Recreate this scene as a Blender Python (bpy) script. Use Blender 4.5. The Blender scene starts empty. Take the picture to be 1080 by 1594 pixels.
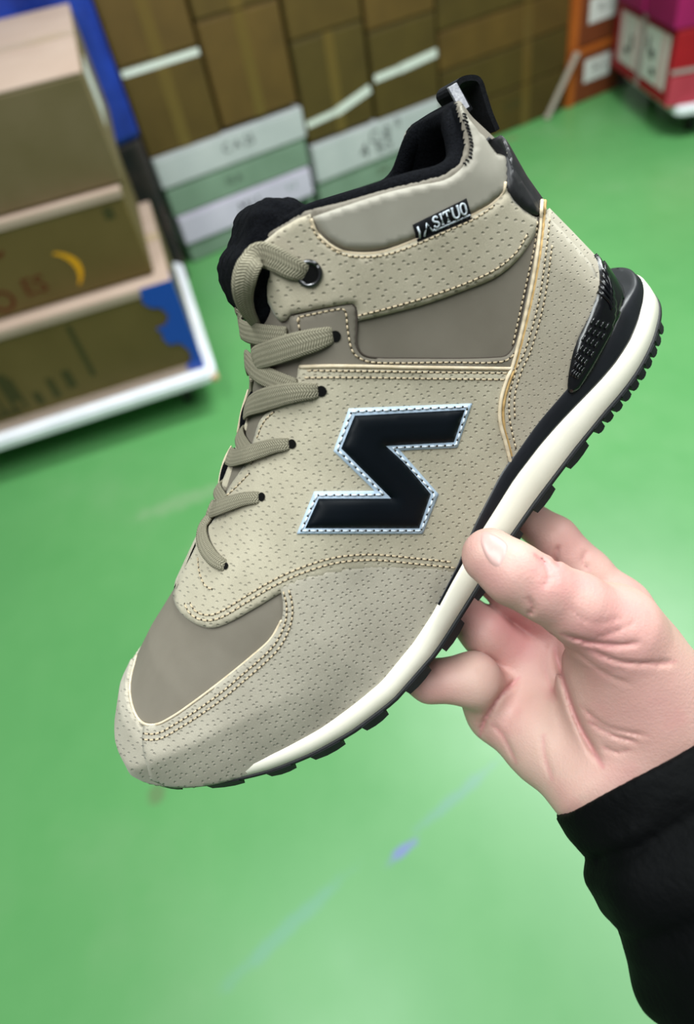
import bpy, bmesh, math, random
import numpy as np
from mathutils import Vector, Matrix, noise
from mathutils.bvhtree import BVHTree
from mathutils.geometry import delaunay_2d_cdt

random.seed(7)
scene = bpy.context.scene
COL = scene.collection

# ------------------------------------------------------------------ camera
FPX, CX, CY, CAM_H = 1000.0, 540.0, 717.0, 1.45
dn = np.array([225.0, 1023.0, 1000.0]); dn /= np.linalg.norm(dn)      # the way down, in camera axes (x right, y down, z ahead)
up_c = -dn
fh = np.array([0, 0, 1.0]) - up_c[2] * up_c; fh /= np.linalg.norm(fh)
rt = np.cross(fh, up_c)
C2W = np.stack([rt, fh, up_c])
CAMPOS = np.array([0, 0, CAM_H])
cam_data = bpy.data.cameras.new('camera')
cam = bpy.data.objects.new('camera', cam_data); COL.objects.link(cam)
m3 = np.column_stack([C2W @ [1, 0, 0], C2W @ [0, -1, 0], C2W @ [0, 0, -1]])
mw = np.eye(4); mw[:3, :3] = m3; mw[:3, 3] = CAMPOS
cam.matrix_world = Matrix(mw.tolist())
cam_data.sensor_fit = 'VERTICAL'; cam_data.sensor_height = 36.0; cam_data.sensor_width = 36.0
cam_data.lens = FPX / 1594 * 36
cam_data.shift_y = -(797 - CY) / 1594
cam_data.clip_start = 0.02; cam_data.clip_end = 60
cam_data.dof.use_dof = True
cam_data.dof.focus_distance = 0.247
cam_data.dof.aperture_fstop = cam_data.lens / 3.9
scene.camera = cam

# ------------------------------------------------------------------ world, lamps, exposure
world = bpy.data.worlds.new('world'); scene.world = world
world.use_nodes = True
world.node_tree.nodes['Background'].inputs['Color'].default_value = (0.93, 0.97, 1.0, 1)
world.node_tree.nodes['Background'].inputs['Strength'].default_value = 0.12

def area_lamp(name, loc, target, sx, sy, power, color=(0.95, 1.0, 0.985)):
    l = bpy.data.lights.new(name, 'AREA'); l.shape = 'RECTANGLE'; l.size = sx; l.size_y = sy
    l.energy = power; l.color = color
    o = bpy.data.objects.new(name, l); COL.objects.link(o)
    o.location = loc
    o.rotation_euler = (Vector(target) - Vector(loc)).to_track_quat('-Z', 'Y').to_euler()
    return o
area_lamp('ceiling_lamp', (-0.7, -0.3, 3.4), (-0.7, -0.3, 0), 0.6, 2.6, 84)
area_lamp('ceiling_lamp', (1.3, 1.0, 3.4), (1.3, 1.0, 0), 0.5, 3.0, 80)
area_lamp('ceiling_lamp', (1.35, 2.2, 3.4), (1.35, 2.2, 0), 2.2, 0.5, 138)

vs = scene.view_settings
scene.display_settings.display_device = 'sRGB'
vs.view_transform = 'Standard'; vs.look = 'None'; vs.gamma = 1.0; vs.use_curve_mapping = False
vs.exposure = 0.2

# ------------------------------------------------------------------ materials
def lin(c):
    return tuple(((v / 255) / 12.92 if v / 255 <= 0.04045 else ((v / 255 + 0.055) / 1.055) ** 2.4) for v in c) + (1.0,)

class NT:
    """small node helper around one material"""
    def __init__(s, name):
        s.m = bpy.data.materials.new(name); s.m.use_nodes = True
        s.t = s.m.node_tree; s.b = s.t.nodes['Principled BSDF']
    def n(s, typ, **kw):
        nd = s.t.nodes.new(typ)
        for k, v in kw.items():
            if k in nd.inputs: nd.inputs[k].default_value = v
            else: setattr(nd, k, v)
        return nd
    def l(s, a, b): s.t.links.new(a, b)
    def math(s, op, a, b=None, c=None):
        nd = s.t.nodes.new('ShaderNodeMath'); nd.operation = op
        for i, v in enumerate((a, b, c)):
            if v is None: continue
            if isinstance(v, (int, float)): nd.inputs[i].default_value = v
            else: s.l(v, nd.inputs[i])
        return nd.outputs[0]
    def ramp(s, fac, stops):
        r = s.t.nodes.new('ShaderNodeValToRGB')
        els = r.color_ramp.elements
        while len(els) < len(stops): els.new(0.5)
        for e, (p, c) in zip(els, stops): e.position = p; e.color = c
        s.l(fac, r.inputs[0]); return r.outputs[0]
    def mix(s, fac, a, b, mode='MIX'):
        nd = s.t.nodes.new('ShaderNodeMix'); nd.data_type = 'RGBA'; nd.blend_type = mode
        for sock, v in ((nd.inputs[0], fac), (nd.inputs[6], a), (nd.inputs[7], b)):
            if isinstance(v, (int, float)): sock.default_value = v
            elif isinstance(v, tuple): sock.default_value = v
            else: s.l(v, sock)
        return nd.outputs[2]

def noise_mat(name, col, col2=None, scale=40, rough=0.7, bump=0.1, bscale=None, spec=0.5, detail=3, dist=0.001, sheen=0.0):
    t = NT(name); tc = t.n('ShaderNodeTexCoord')
    nz = t.n('ShaderNodeTexNoise', Scale=scale, Detail=detail); t.l(tc.outputs['Object'], nz.inputs['Vector'])
    c1 = lin(col); c2 = lin(col2 or [v * 0.86 for v in col])
    t.l(t.ramp(nz.outputs['Fac'], [(0.3, c2), (0.7, c1)]), t.b.inputs['Base Color'])
    t.b.inputs['Roughness'].default_value = rough
    t.b.inputs['Specular IOR Level'].default_value = spec
    if sheen: t.b.inputs['Sheen Weight'].default_value = sheen
    if bump:
        nb = t.n('ShaderNodeTexNoise', Scale=bscale or scale * 3, Detail=4); t.l(tc.outputs['Object'], nb.inputs['Vector'])
        bp = t.n('ShaderNodeBump', Strength=bump, Distance=dist); t.l(nb.outputs['Fac'], bp.inputs['Height'])
        t.l(bp.outputs[0], t.b.inputs['Normal'])
    return t.m

def suede(name, col, col2, cell, hole=0.27, darken=0.62):
    """perforated suede: small punched dents laid out in the panel's own flat pattern, soft nap"""
    t = NT(name); uv = t.n('ShaderNodeUVMap'); tc = t.n('ShaderNodeTexCoord')
    mp = t.n('ShaderNodeMapping'); t.l(uv.outputs[0], mp.inputs['Vector'])
    mp.inputs['Rotation'].default_value = (0, 0, 0.65); mp.inputs['Scale'].default_value = (1.0, 1.25, 1)
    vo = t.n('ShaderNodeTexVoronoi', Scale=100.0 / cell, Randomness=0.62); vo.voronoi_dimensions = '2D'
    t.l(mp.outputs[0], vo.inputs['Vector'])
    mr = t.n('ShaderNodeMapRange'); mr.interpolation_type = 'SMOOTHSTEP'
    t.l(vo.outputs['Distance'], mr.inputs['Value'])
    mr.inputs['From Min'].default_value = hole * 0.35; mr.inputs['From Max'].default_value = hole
    nap = t.n('ShaderNodeTexNoise', Scale=2600.0, Detail=3); t.l(tc.outputs['Object'], nap.inputs['Vector'])
    big = t.n('ShaderNodeTexNoise', Scale=55.0, Detail=4); t.l(tc.outputs['Object'], big.inputs['Vector'])
    base = t.ramp(big.outputs['Fac'], [(0.32, lin(col2)), (0.68, lin(col))])
    base = t.mix(0.22, base, t.ramp(nap.outputs['Fac'], [(0.3, lin([v * 0.72 for v in col])), (0.7, lin([min(255, v * 1.1) for v in col]))]))
    hl = t.mix(mr.outputs[0], tuple([darken] * 3) + (1,), (1, 1, 1, 1))  # dents darkened in the base colour, for dark backing and the shade inside
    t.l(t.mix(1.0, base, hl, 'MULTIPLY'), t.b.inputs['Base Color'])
    t.b.inputs['Roughness'].default_value = 0.9; t.b.inputs['Specular IOR Level'].default_value = 0.18
    t.b.inputs['Sheen Weight'].default_value = 0.12; t.b.inputs['Sheen Roughness'].default_value = 0.5
    h = t.math('ADD', t.math('MULTIPLY', mr.outputs[0], 1.0), t.math('MULTIPLY', nap.outputs['Fac'], 0.22))
    bp = t.n('ShaderNodeBump', Strength=0.7, Distance=0.0005); t.l(h, bp.inputs['Height'])
    t.l(bp.outputs[0], t.b.inputs['Normal'])
    return t.m

def plain(name, col, rough=0.6, spec=0.5, metal=0.0):
    t = NT(name); t.b.inputs['Base Color'].default_value = lin(col)
    tc = t.n('ShaderNodeTexCoord'); nz = t.n('ShaderNodeTexNoise', Scale=120.0, Detail=2)
    t.l(tc.outputs['Object'], nz.inputs['Vector'])
    t.l(t.ramp(nz.outputs['Fac'], [(0.3, lin([v * 0.93 for v in col])), (0.7, lin(col))]), t.b.inputs['Base Color'])
    t.b.inputs['Roughness'].default_value = rough; t.b.inputs['Specular IOR Level'].default_value = spec
    t.b.inputs['Metallic'].default_value = metal
    return t.m

def lace_mat(name, col, col2):
    t = NT(name); uv = t.n('ShaderNodeUVMap'); sp = t.n('ShaderNodeSeparateXYZ'); t.l(uv.outputs[0], sp.inputs[0])
    v = t.math('ABSOLUTE', t.math('SUBTRACT', t.math('FRACT', t.math('MULTIPLY', sp.outputs[1], 2.0)), 0.5))
    ph = t.math('ADD', t.math('MULTIPLY', sp.outputs[0], 58.0), t.math('MULTIPLY', v, 16.0))
    w1 = t.math('MULTIPLY_ADD', t.math('SINE', ph), 0.5, 0.5)
    w2 = t.math('MULTIPLY_ADD', t.math('SINE', t.math('MULTIPLY', sp.outputs[1], 38.0)), 0.5, 0.5)
    h = t.math('MULTIPLY', w1, t.math('MULTIPLY_ADD', w2, 0.5, 0.5))
    t.l(t.ramp(h, [(0.0, lin(col2)), (0.75, lin(col))]), t.b.inputs['Base Color'])
    t.b.inputs['Roughness'].default_value = 0.85; t.b.inputs['Specular IOR Level'].default_value = 0.25
    bp = t.n('ShaderNodeBump', Strength=0.8, Distance=0.0005); t.l(h, bp.inputs['Height']); t.l(bp.outputs[0], t.b.inputs['Normal'])
    return t.m

def fleece(name, col):
    t = NT(name); tc = t.n('ShaderNodeTexCoord')
    nz = t.n('ShaderNodeTexNoise', Scale=900.0, Detail=5, Roughness=0.7); t.l(tc.outputs['Object'], nz.inputs['Vector'])
    t.l(t.ramp(nz.outputs['Fac'], [(0.3, lin([v * 0.4 for v in col])), (0.75, lin(col))]), t.b.inputs['Base Color'])
    t.b.inputs['Roughness'].default_value = 1.0; t.b.inputs['Specular IOR Level'].default_value = 0.05
    bp = t.n('ShaderNodeBump', Strength=1.0, Distance=0.0012); t.l(nz.outputs['Fac'], bp.inputs['Height']); t.l(bp.outputs[0], t.b.inputs['Normal'])
    return t.m

def skin_mat():
    t = NT('skin'); tc = t.n('ShaderNodeTexCoord')
    n1 = t.n('ShaderNodeTexNoise', Scale=38.0, Detail=4); n2 = t.n('ShaderNodeTexNoise', Scale=210.0, Detail=3)
    n3 = t.n('ShaderNodeTexNoise', Scale=1500.0, Detail=3)
    for q in (n1, n2, n3): t.l(tc.outputs['Object'], q.inputs['Vector'])
    base = t.ramp(n1.outputs['Fac'], [(0.3, lin((188, 157, 143))), (0.5, lin((193, 161, 149))), (0.68, lin((190, 143, 136)))])
    base = t.mix(t.math('MULTIPLY', n2.outputs['Fac'], 0.3), base, lin((198, 170, 154)))
    at = t.n('ShaderNodeAttribute', attribute_name='flush')
    base = t.mix(at.outputs['Fac'], base, lin((184, 110, 117)))
    t.l(base, t.b.inputs['Base Color'])
    t.b.inputs['Roughness'].default_value = 0.52; t.b.inputs['Specular IOR Level'].default_value = 0.35
    t.b.inputs['Subsurface Weight'].default_value = 0.12
    t.b.inputs['Subsurface Radius'].default_value = (0.006, 0.002, 0.001); t.b.inputs['Subsurface Scale'].default_value = 0.5
    mp = t.n('ShaderNodeTexVoronoi', Scale=900.0); t.l(tc.outputs['Object'], mp.inputs['Vector'])
    h = t.math('ADD', t.math('MULTIPLY', n3.outputs['Fac'], 0.6), t.math('MULTIPLY', mp.outputs['Distance'], 0.5))
    bp = t.n('ShaderNodeBump', Strength=0.35, Distance=0.0004); t.l(h, bp.inputs['Height']); t.l(bp.outputs[0], t.b.inputs['Normal'])
    return t.m

def floor_mat():
    t = NT('green_epoxy'); tc = t.n('ShaderNodeTexCoord')
    n1 = t.n('ShaderNodeTexNoise', Scale=1.6, Detail=5, Roughness=0.6); n2 = t.n('ShaderNodeTexNoise', Scale=9.0, Detail=5)
    for q in (n1, n2): t.l(tc.outputs['Object'], q.inputs['Vector'])
    c = t.ramp(n1.outputs['Fac'], [(0.3, lin((74, 134, 76))), (0.55, lin((81, 140, 81))), (0.75, lin((95, 143, 92)))])
    c = t.mix(t.math('MULTIPLY', n2.outputs['Fac'], 0.22), c, lin((104, 152, 98)))
    # scuffs, each where it lies on the floor
    def spot(cx, cy, rx, ry, rot, col, amt, base):
        mp = t.n('ShaderNodeMapping'); mp.vector_type = 'TEXTURE'; t.l(tc.outputs['Object'], mp.inputs['Vector'])
        mp.inputs['Location'].default_value = (cx, cy, 0); mp.inputs['Rotation'].default_value = (0, 0, rot); mp.inputs['Scale'].default_value = (rx, ry, 1)
        wv = t.n('ShaderNodeTexNoise', Scale=30.0, Detail=3); t.l(tc.outputs['Object'], wv.inputs['Vector'])
        ln = t.n('ShaderNodeVectorMath', operation='LENGTH'); t.l(mp.outputs[0], ln.inputs[0])
        d = t.math('ADD', ln.outputs['Value'], t.math('MULTIPLY', t.math('SUBTRACT', wv.outputs['Fac'], 0.5), 0.9))
        mr = t.n('ShaderNodeMapRange'); mr.interpolation_type = 'SMOOTHSTEP'; t.l(d, mr.inputs['Value'])
        mr.inputs['From Min'].default_value = 0.3; mr.inputs['From Max'].default_value = 1.0
        mr.inputs['To Min'].default_value = amt; mr.inputs['To Max'].default_value = 0.0
        return t.mix(mr.outputs[0], base, lin(col))
    c = spot(-0.06, 0.385, 0.05, 0.014, 0.45, (98, 100, 168), 0.75, c)
    c = spot(0.07, 0.46, 0.16, 0.016, 0.45, (88, 132, 126), 0.5, c)
    c = spot(-0.3, 0.3, 0.2, 0.02, 0.5, (88, 138, 124), 0.45, c)
    c = spot(-0.573, 0.60, 0.03, 0.03, 0.0, (92, 92, 68), 0.5, c)
    c = spot(-0.55, 1.5, 0.22, 0.05, 0.2, (122, 148, 112), 0.5, c)
    c = spot(-0.42, 1.2, 0.12, 0.2, 0.4, (116, 150, 106), 0.4, c)
    c = spot(1.38, 3.95, 0.07, 0.03, 0.3, (112, 110, 74), 0.7, c)
    t.l(c, t.b.inputs['Base Color'])
    t.l(t.math('MULTIPLY_ADD', n2.outputs['Fac'], 0.16, 0.28), t.b.inputs['Roughness'])
    t.b.inputs['Specular IOR Level'].default_value = 0.45
    bp = t.n('ShaderNodeBump', Strength=0.08, Distance=0.004); t.l(n2.outputs['Fac'], bp.inputs['Height']); t.l(bp.outputs[0], t.b.inputs['Normal'])
    return t.m

def cardboard(name, col, col2):
    t = NT(name); tc = t.n('ShaderNodeTexCoord')
    n1 = t.n('ShaderNodeTexNoise', Scale=5.0, Detail=5); t.l(tc.outputs['Object'], n1.inputs['Vector'])
    mp = t.n('ShaderNodeMapping'); t.l(tc.outputs['Object'], mp.inputs['Vector']); mp.inputs['Scale'].default_value = (3, 3, 60)
    n2 = t.n('ShaderNodeTexNoise', Scale=4.0, Detail=4); t.l(mp.outputs[0], n2.inputs['Vector'])
    c = t.ramp(n1.outputs['Fac'], [(0.3, lin(col2)), (0.7, lin(col))])
    c = t.mix(t.math('MULTIPLY', n2.outputs['Fac'], 0.18), c, lin([v * 0.78 for v in col]))
    t.l(c, t.b.inputs['Base Color']); t.b.inputs['Roughness'].default_value = 0.7; t.b.inputs['Specular IOR Level'].default_value = 0.3
    bp = t.n('ShaderNodeBump', Strength=0.15, Distance=0.003); t.l(n1.outputs['Fac'], bp.inputs['Height']); t.l(bp.outputs[0], t.b.inputs['Normal'])
    return t.m

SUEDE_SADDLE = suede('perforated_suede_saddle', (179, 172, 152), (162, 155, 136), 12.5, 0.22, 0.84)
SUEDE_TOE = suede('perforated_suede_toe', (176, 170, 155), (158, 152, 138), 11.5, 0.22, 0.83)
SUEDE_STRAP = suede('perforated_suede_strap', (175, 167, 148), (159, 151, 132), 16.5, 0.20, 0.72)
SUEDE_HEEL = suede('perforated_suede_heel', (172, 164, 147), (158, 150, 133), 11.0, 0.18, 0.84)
NUBUCK = noise_mat('smooth_nubuck', (118, 112, 101), (111, 105, 94), 60, 0.72, 0.12, 2500, 0.25, dist=0.0003)
NUBUCK_COLLAR = noise_mat('collar_nubuck', (151, 147, 136), (141, 137, 126), 60, 0.7, 0.12, 2500, 0.25, dist=0.0003)
FLEECE = fleece('black_fleece', (24, 26, 31))
LACE = lace_mat('lace_weave', (156, 151, 131), (112, 107, 90))
THREAD = noise_mat('tan_thread', (196, 180, 152), (176, 160, 132), 900, 0.7, 0.2, 3000, 0.3, dist=0.0002)
HOLE = plain('needle_hole', (52, 44, 36), 0.9, 0.1)
EDGE_CREAM = noise_mat('raw_cream_edge', (214, 200, 176), (194, 178, 150), 300, 0.85, 0.2, 1500, 0.2, dist=0.0003)
EDGE_TAN = noise_mat('raw_tan_edge', (196, 164, 112), (176, 144, 94), 300, 0.85, 0.2, 1500, 0.2, dist=0.0003)
CREAM = noise_mat('cream_foam', (240, 236, 222), (230, 226, 210), 30, 0.55, 0.06, 900, 0.35, dist=0.0003)
BLACK_FOAM = noise_mat('black_foam', (24, 26, 32), (18, 20, 25), 80, 0.42, 0.08, 1200, 0.45, dist=0.0003)
BLACK_RUBBER = noise_mat('black_rubber', (26, 28, 32), (18, 20, 22), 200, 0.6, 0.2, 1500, 0.4, dist=0.0004)
BLACK_GLOSS = plain('black_glossy_plastic', (12, 13, 17), 0.26, 0.5)
BLACK_LEATHER = noise_mat('black_leather', (34, 34, 37), (24, 24, 27), 400, 0.5, 0.15, 2200, 0.4, dist=0.0003)
LOGO_BLUE = plain('pale_blue_trim', (182, 202, 222), 0.5, 0.4)
LOGO_NAVY = plain('navy_black_vinyl', (8, 14, 20), 0.5, 0.12)
LOGO_THREAD = plain('white_thread', (214, 224, 234), 0.7, 0.3)
WEBBING = noise_mat('black_webbing', (22, 23, 27), (12, 13, 16), 700, 0.9, 0.4, 1600, 0.15, dist=0.0005)
WHITE_WEB = noise_mat('white_webbing', (226, 226, 232), (178, 178, 190), 700, 0.8, 0.4, 1600, 0.2, dist=0.0005)
METAL = plain('gunmetal', (92, 92, 94), 0.28, 0.5, 1.0)
DARK = plain('dark_inside', (12, 12, 12), 0.9, 0.1)
SKIN = skin_mat()
NAIL = noise_mat('nail', (192, 158, 152), (184, 146, 140), 90, 0.4, 0.05, 800, 0.5, dist=0.0002)
SLEEVE = noise_mat('black_nylon', (7, 8, 9), (4, 5, 6), 70, 0.75, 0.5, 420, 0.07, dist=0.0008)

# ------------------------------------------------------------------ objects
def link(o, parent=None):
    COL.objects.link(o)
    if parent is not None: o.parent = parent
    return o
def empty(name, label, cat, loc=(0, 0, 0), rz=0.0, group=None):
    o = bpy.data.objects.new(name, None); o.empty_display_size = 0.05
    o.location = loc; o.rotation_euler = (0, 0, rz); o['label'] = label; o['category'] = cat
    if group: o['group'] = group
    return link(o)
def mesh_obj(name, verts, faces, mat, parent=None, smooth=True, uvs=None):
    me = bpy.data.meshes.new(name); me.from_pydata([tuple(v) for v in verts], [], [tuple(f) for f in faces])
    mats = mat if isinstance(mat, (list, tuple)) else [mat]
    for q in mats: me.materials.append(q)
    if smooth: me.polygons.foreach_set('use_smooth', [True] * len(me.polygons))
    if uvs is not None:
        ul = me.uv_layers.new(name='UVMap')
        idx = np.empty(len(me.loops), dtype=np.int32); me.loops.foreach_get('vertex_index', idx)
        ul.data.foreach_set('uv', np.asarray(uvs, dtype=np.float32)[idx].ravel())
    me.update()
    return link(bpy.data.objects.new(name, me), parent)
def bm_obj(name, bm, mat, parent=None, smooth=False):
    me = bpy.data.meshes.new(name); bmesh.ops.recalc_face_normals(bm, faces=bm.faces[:]); bm.to_mesh(me); bm.free()
    me.materials.append(mat)
    if smooth: me.polygons.foreach_set('use_smooth', [True] * len(me.polygons))
    return link(bpy.data.objects.new(name, me), parent)
def add_box(bm, x0, x1, y0, y1, z0, z1, bev=0.0, seg=2):
    r = bmesh.ops.create_cube(bm, size=1.0)
    for v in r['verts']:
        v.co = Vector(((x0 + x1) / 2 + v.co.x * (x1 - x0), (y0 + y1) / 2 + v.co.y * (y1 - y0), (z0 + z1) / 2 + v.co.z * (z1 - z0)))
    if bev > 0:
        es = list({e for v in r['verts'] for e in v.link_edges})
        bmesh.ops.bevel(bm, geom=es, offset=bev, segments=seg, affect='EDGES', profile=0.7)
def box(name, x0, x1, y0, y1, z0, z1, mat, parent=None, bev=0.0):
    bm = bmesh.new(); add_box(bm, x0, x1, y0, y1, z0, z1, bev); return bm_obj(name, bm, mat, parent, smooth=False)

# ------------------------------------------------------------------ shape tools
def catmull(pts, closed=False, step=6.0):
    """resampled smooth curve; a point written twice in a row is a sharp corner"""
    P = [np.array(p, float) for p in pts]; n = len(P); out = []
    rng = n if closed else n - 1
    for i in range(rng):
        p1, p2 = P[i], P[(i + 1) % n]
        if np.allclose(p1, p2): continue
        p0 = P[(i - 1) % n] if (closed or i > 0) else 2 * p1 - p2
        p3 = P[(i + 2) % n] if (closed or i + 2 < n) else 2 * p2 - p1
        L = np.linalg.norm(p2 - p1)
        # tangents limited by the segment length; a doubled point gives a corner
        t1 = (p2 - p0); t2 = (p3 - p1)
        def tang(t, corner, chord):
            if corner: return chord * 1.0
            nn = np.linalg.norm(t); return t / nn * L if nn > 1e-9 else chord
        m1 = tang(t1, np.allclose(p0, p1), p2 - p1); m2 = tang(t2, np.allclose(p3, p2), p2 - p1)
        k = max(1, int(math.ceil(L / step)))
        for j in range(k):
            s = j / k; s2 = s * s; s3 = s2 * s
            out.append((2*s3 - 3*s2 + 1) * p1 + (s3 - 2*s2 + s) * m1 + (-2*s3 + 3*s2) * p2 + (s3 - s2) * m2)
    if not closed: out.append(P[-1])
    return np.array(out)

def seg_dist(Q, a, b):
    """distance and parameter from points Q (...,k) to the segment ab"""
    a = np.asarray(a, np.float32); b = np.asarray(b, np.float32); ab = b - a
    t = np.clip(((Q - a) @ ab) / max(float(ab @ ab), 1e-9), 0, 1)
    d = np.linalg.norm(Q - (a + t[..., None] * ab), axis=-1)
    return d, t
def smin(a, b, k):
    h = np.clip(0.5 + 0.5 * (b - a) / k, 0, 1)
    return b * (1 - h) + a * h - k * h * (1 - h)
def grid3(lo, hi, h):
    ax = [np.arange(l, u + h, h, dtype=np.float32) for l, u in zip(lo, hi)]
    return ax, np.stack(np.meshgrid(*ax, indexing='ij'), -1)
def surface_nets(f, ax, smooth=2, lam=0.5):
    nx, ny, nz = f.shape; s = f < 0
    cs = [s[i:nx-1+i, j:ny-1+j, k:nz-1+k] for i in (0, 1) for j in (0, 1) for k in (0, 1)]
    cnt = sum(c.astype(np.int8) for c in cs); act = (cnt > 0) & (cnt < 8)
    idx = -np.ones(act.shape, np.int64); ii = np.argwhere(act); idx[act] = np.arange(len(ii))
    acc = np.zeros((len(ii), 3)); num = np.zeros(len(ii))
    cor = [(i, j, k) for i in (0, 1) for j in (0, 1) for k in (0, 1)]
    val = {c: f[ii[:, 0]+c[0], ii[:, 1]+c[1], ii[:, 2]+c[2]] for c in cor}
    for c in cor:
        for a in range(3):
            if c[a]: continue
            d = list(c); d[a] = 1; d = tuple(d)
            va, vb = val[c], val[d]; m = (va < 0) != (vb < 0)
            t = np.where(m, va / np.where(m, va - vb, 1), 0)
            p = np.tile(np.array(c, float), (len(ii), 1)); p[:, a] += t
            acc[m] += p[m]; num[m] += 1
    v = ii + acc / num[:, None]
    h = ax[0][1] - ax[0][0]
    V = v * h + np.array([ax[0][0], ax[1][0], ax[2][0]])
    faces = []
    for a in range(3):
        b, c = (a + 1) % 3, (a + 2) % 3
        sl0 = [slice(None)] * 3; sl1 = [slice(None)] * 3
        sl0[a] = slice(0, -1); sl1[a] = slice(1, None)
        s0, s1 = s[tuple(sl0)], s[tuple(sl1)]
        e = np.argwhere(s0 != s1)
        ok = (e[:, b] > 0) & (e[:, c] > 0) & (e[:, b] < f.shape[b] - 1) & (e[:, c] < f.shape[c] - 1)
        e = e[ok]; flip = ~s0[e[:, 0], e[:, 1], e[:, 2]]
        q = []
        for db, dc in ((-1, -1), (0, -1), (0, 0), (-1, 0)):
            g = e.copy(); g[:, b] += db; g[:, c] += dc; q.append(idx[g[:, 0], g[:, 1], g[:, 2]])
        q = np.stack(q, 1); q[flip] = q[flip][:, ::-1]; faces.append(q)
    F = np.concatenate(faces)
    E = np.concatenate([F[:, [0, 1]], F[:, [1, 2]], F[:, [2, 3]], F[:, [3, 0]]]); E = np.unique(np.sort(E, 1), axis=0)
    deg = np.bincount(E.ravel(), minlength=len(V)).astype(float)
    for _ in range(smooth):
        for l in (lam, -lam * 1.04):
            av = np.stack([np.bincount(E[:, 0], V[E[:, 1], k], len(V)) + np.bincount(E[:, 1], V[E[:, 0], k], len(V)) for k in range(3)], 1) / deg[:, None]
            V = V + l * (av - V)
    return V, F
def vert_normals(V, F):
    n = np.cross(V[F[:, 2]] - V[F[:, 0]], V[F[:, 3]] - V[F[:, 1]])
    N = np.zeros_like(V)
    for k in range(4): np.add.at(N, F[:, k], n)
    return N / np.maximum(np.linalg.norm(N, axis=1, keepdims=True), 1e-12)

class Surf:
    """ray and nearest queries on a set of polygons with smooth normals, metres"""
    def __init__(s, V, F, N=None):
        s.V = np.asarray(V, float); s.F = [tuple(int(i) for i in f) for f in F]
        s.N = vert_normals(s.V, np.asarray(F)) if N is None else N
        s.t = BVHTree.FromPolygons([tuple(v) for v in s.V], s.F)
    def _n(s, p, fi, fallback):
        f = s.F[fi]; w = np.array([1.0 / (np.linalg.norm(s.V[i] - p) + 1e-6) for i in f])
        n = (s.N[list(f)] * w[:, None]).sum(0); l = np.linalg.norm(n)
        return n / l if l > 1e-9 else np.array(fallback)
    def ray(s, o, d):
        h = s.t.ray_cast(Vector(o), Vector(d))
        if h[0] is None: return None
        p = np.array(h[0]); return p, s._n(p, h[2], h[1])
    def near(s, q):
        h = s.t.find_nearest(Vector(q)); p = np.array(h[0]); return p, s._n(p, h[2], h[1])

def cam_ray(px, py): return np.array([(px - CX) / FPX, (py - CY) / FPX, 1.0])
def px_world(px, py, z=0.0):
    v = C2W @ cam_ray(px, py); t = (z - CAM_H) / v[2]; return CAMPOS + v * t

# ================================================================== STRUCTURE
bm = bmesh.new(); add_box(bm, -6.0, 7.0, -3.5, 8.5, -0.1, 0.0)
floor = bm_obj('floor', bm, floor_mat()); floor['kind'] = 'structure'
A_W = math.radians(23.5)                                  # the carton row runs at this angle
def row_pt(s, t=0.0, z=0.0): return (math.cos(A_W) * s - math.sin(A_W) * t, 3.46 + math.sin(A_W) * s + math.cos(A_W) * t, z)
wall = box('wall_back', -6.4, 5.6, 0.75, 0.85, 0.0, 3.2, noise_mat('painted_wall', (176, 178, 172), (160, 162, 156), 3, 0.8, 0.05))
for nm, x in (('wall_left', -6.0), ('wall_right', 7.0)):
    w_ = box(nm, x - 0.1, x, -3.5, 8.5, 0.0, 3.2, wall.data.materials[0]) if x < 0 else box(nm, x, x + 0.1, -3.5, 8.5, 0.0, 3.2, wall.data.materials[0])
    w_['kind'] = 'structure'
wall.location = row_pt(0); wall.rotation_euler = (0, 0, A_W); wall['kind'] = 'structure'

# ================================================================== CARTONS
KRAFT_DARK = [cardboard('brown_kraft', (82, 64, 22), (70, 53, 16)), cardboard('olive_kraft', (75, 61, 21), (64, 51, 16)),
              cardboard('warm_kraft', (90, 68, 26), (75, 56, 20))]
KRAFT = cardboard('grey_kraft', (108, 94, 68), (94, 82, 52))
KRAFT2 = cardboard('tan_kraft', (98, 82, 44), (86, 72, 34))
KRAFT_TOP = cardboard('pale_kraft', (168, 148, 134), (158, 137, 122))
WHITE_CARD = cardboard('white_card', (178, 180, 182), (163, 167, 169))
LILAC_CARD = cardboard('lilac_white_card', (197, 188, 207), (182, 174, 194))
PALE_GREEN = cardboard('pale_green_card', (118, 140, 122), (102, 124, 106))
ORANGE = cardboard('orange_card', (176, 94, 32), (150, 74, 22))
RUST = cardboard('rust_card', (116, 58, 28), (98, 46, 20))
RED = cardboard('red_card', (156, 16, 28), (136, 10, 22))
PINK_RED = cardboard('faded_red_card', (176, 62, 76), (150, 42, 58))
MAGENTA = cardboard('magenta_card', (146, 18, 84), (122, 10, 68))
TAPE = plain('brown_tape', (94, 74, 34), 0.35, 0.5)
TAPE_PALE = plain('clear_tape', (172, 152, 122), 0.3, 0.5)
TAPE_WHITE = plain('white_tape', (206, 210, 204), 0.35, 0.5)
TAPE_BLUE = plain('blue_tape', (18, 66, 168), 0.35, 0.5)
PAPER = plain('white_paper', (206, 208, 204), 0.6, 0.3)
INK = plain('black_ink', (48, 52, 50), 0.7, 0.2)
INK_OLIVE = plain('faded_ink', (62, 60, 32), 0.7, 0.2)
INK_RED = plain('red_ink', (84, 30, 14), 0.7, 0.2)
INK_YELLOW = plain('yellow_ink', (208, 150, 20), 0.7, 0.2)
STRAP = plain('grey_strap', (150, 142, 140), 0.4, 0.5)

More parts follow.
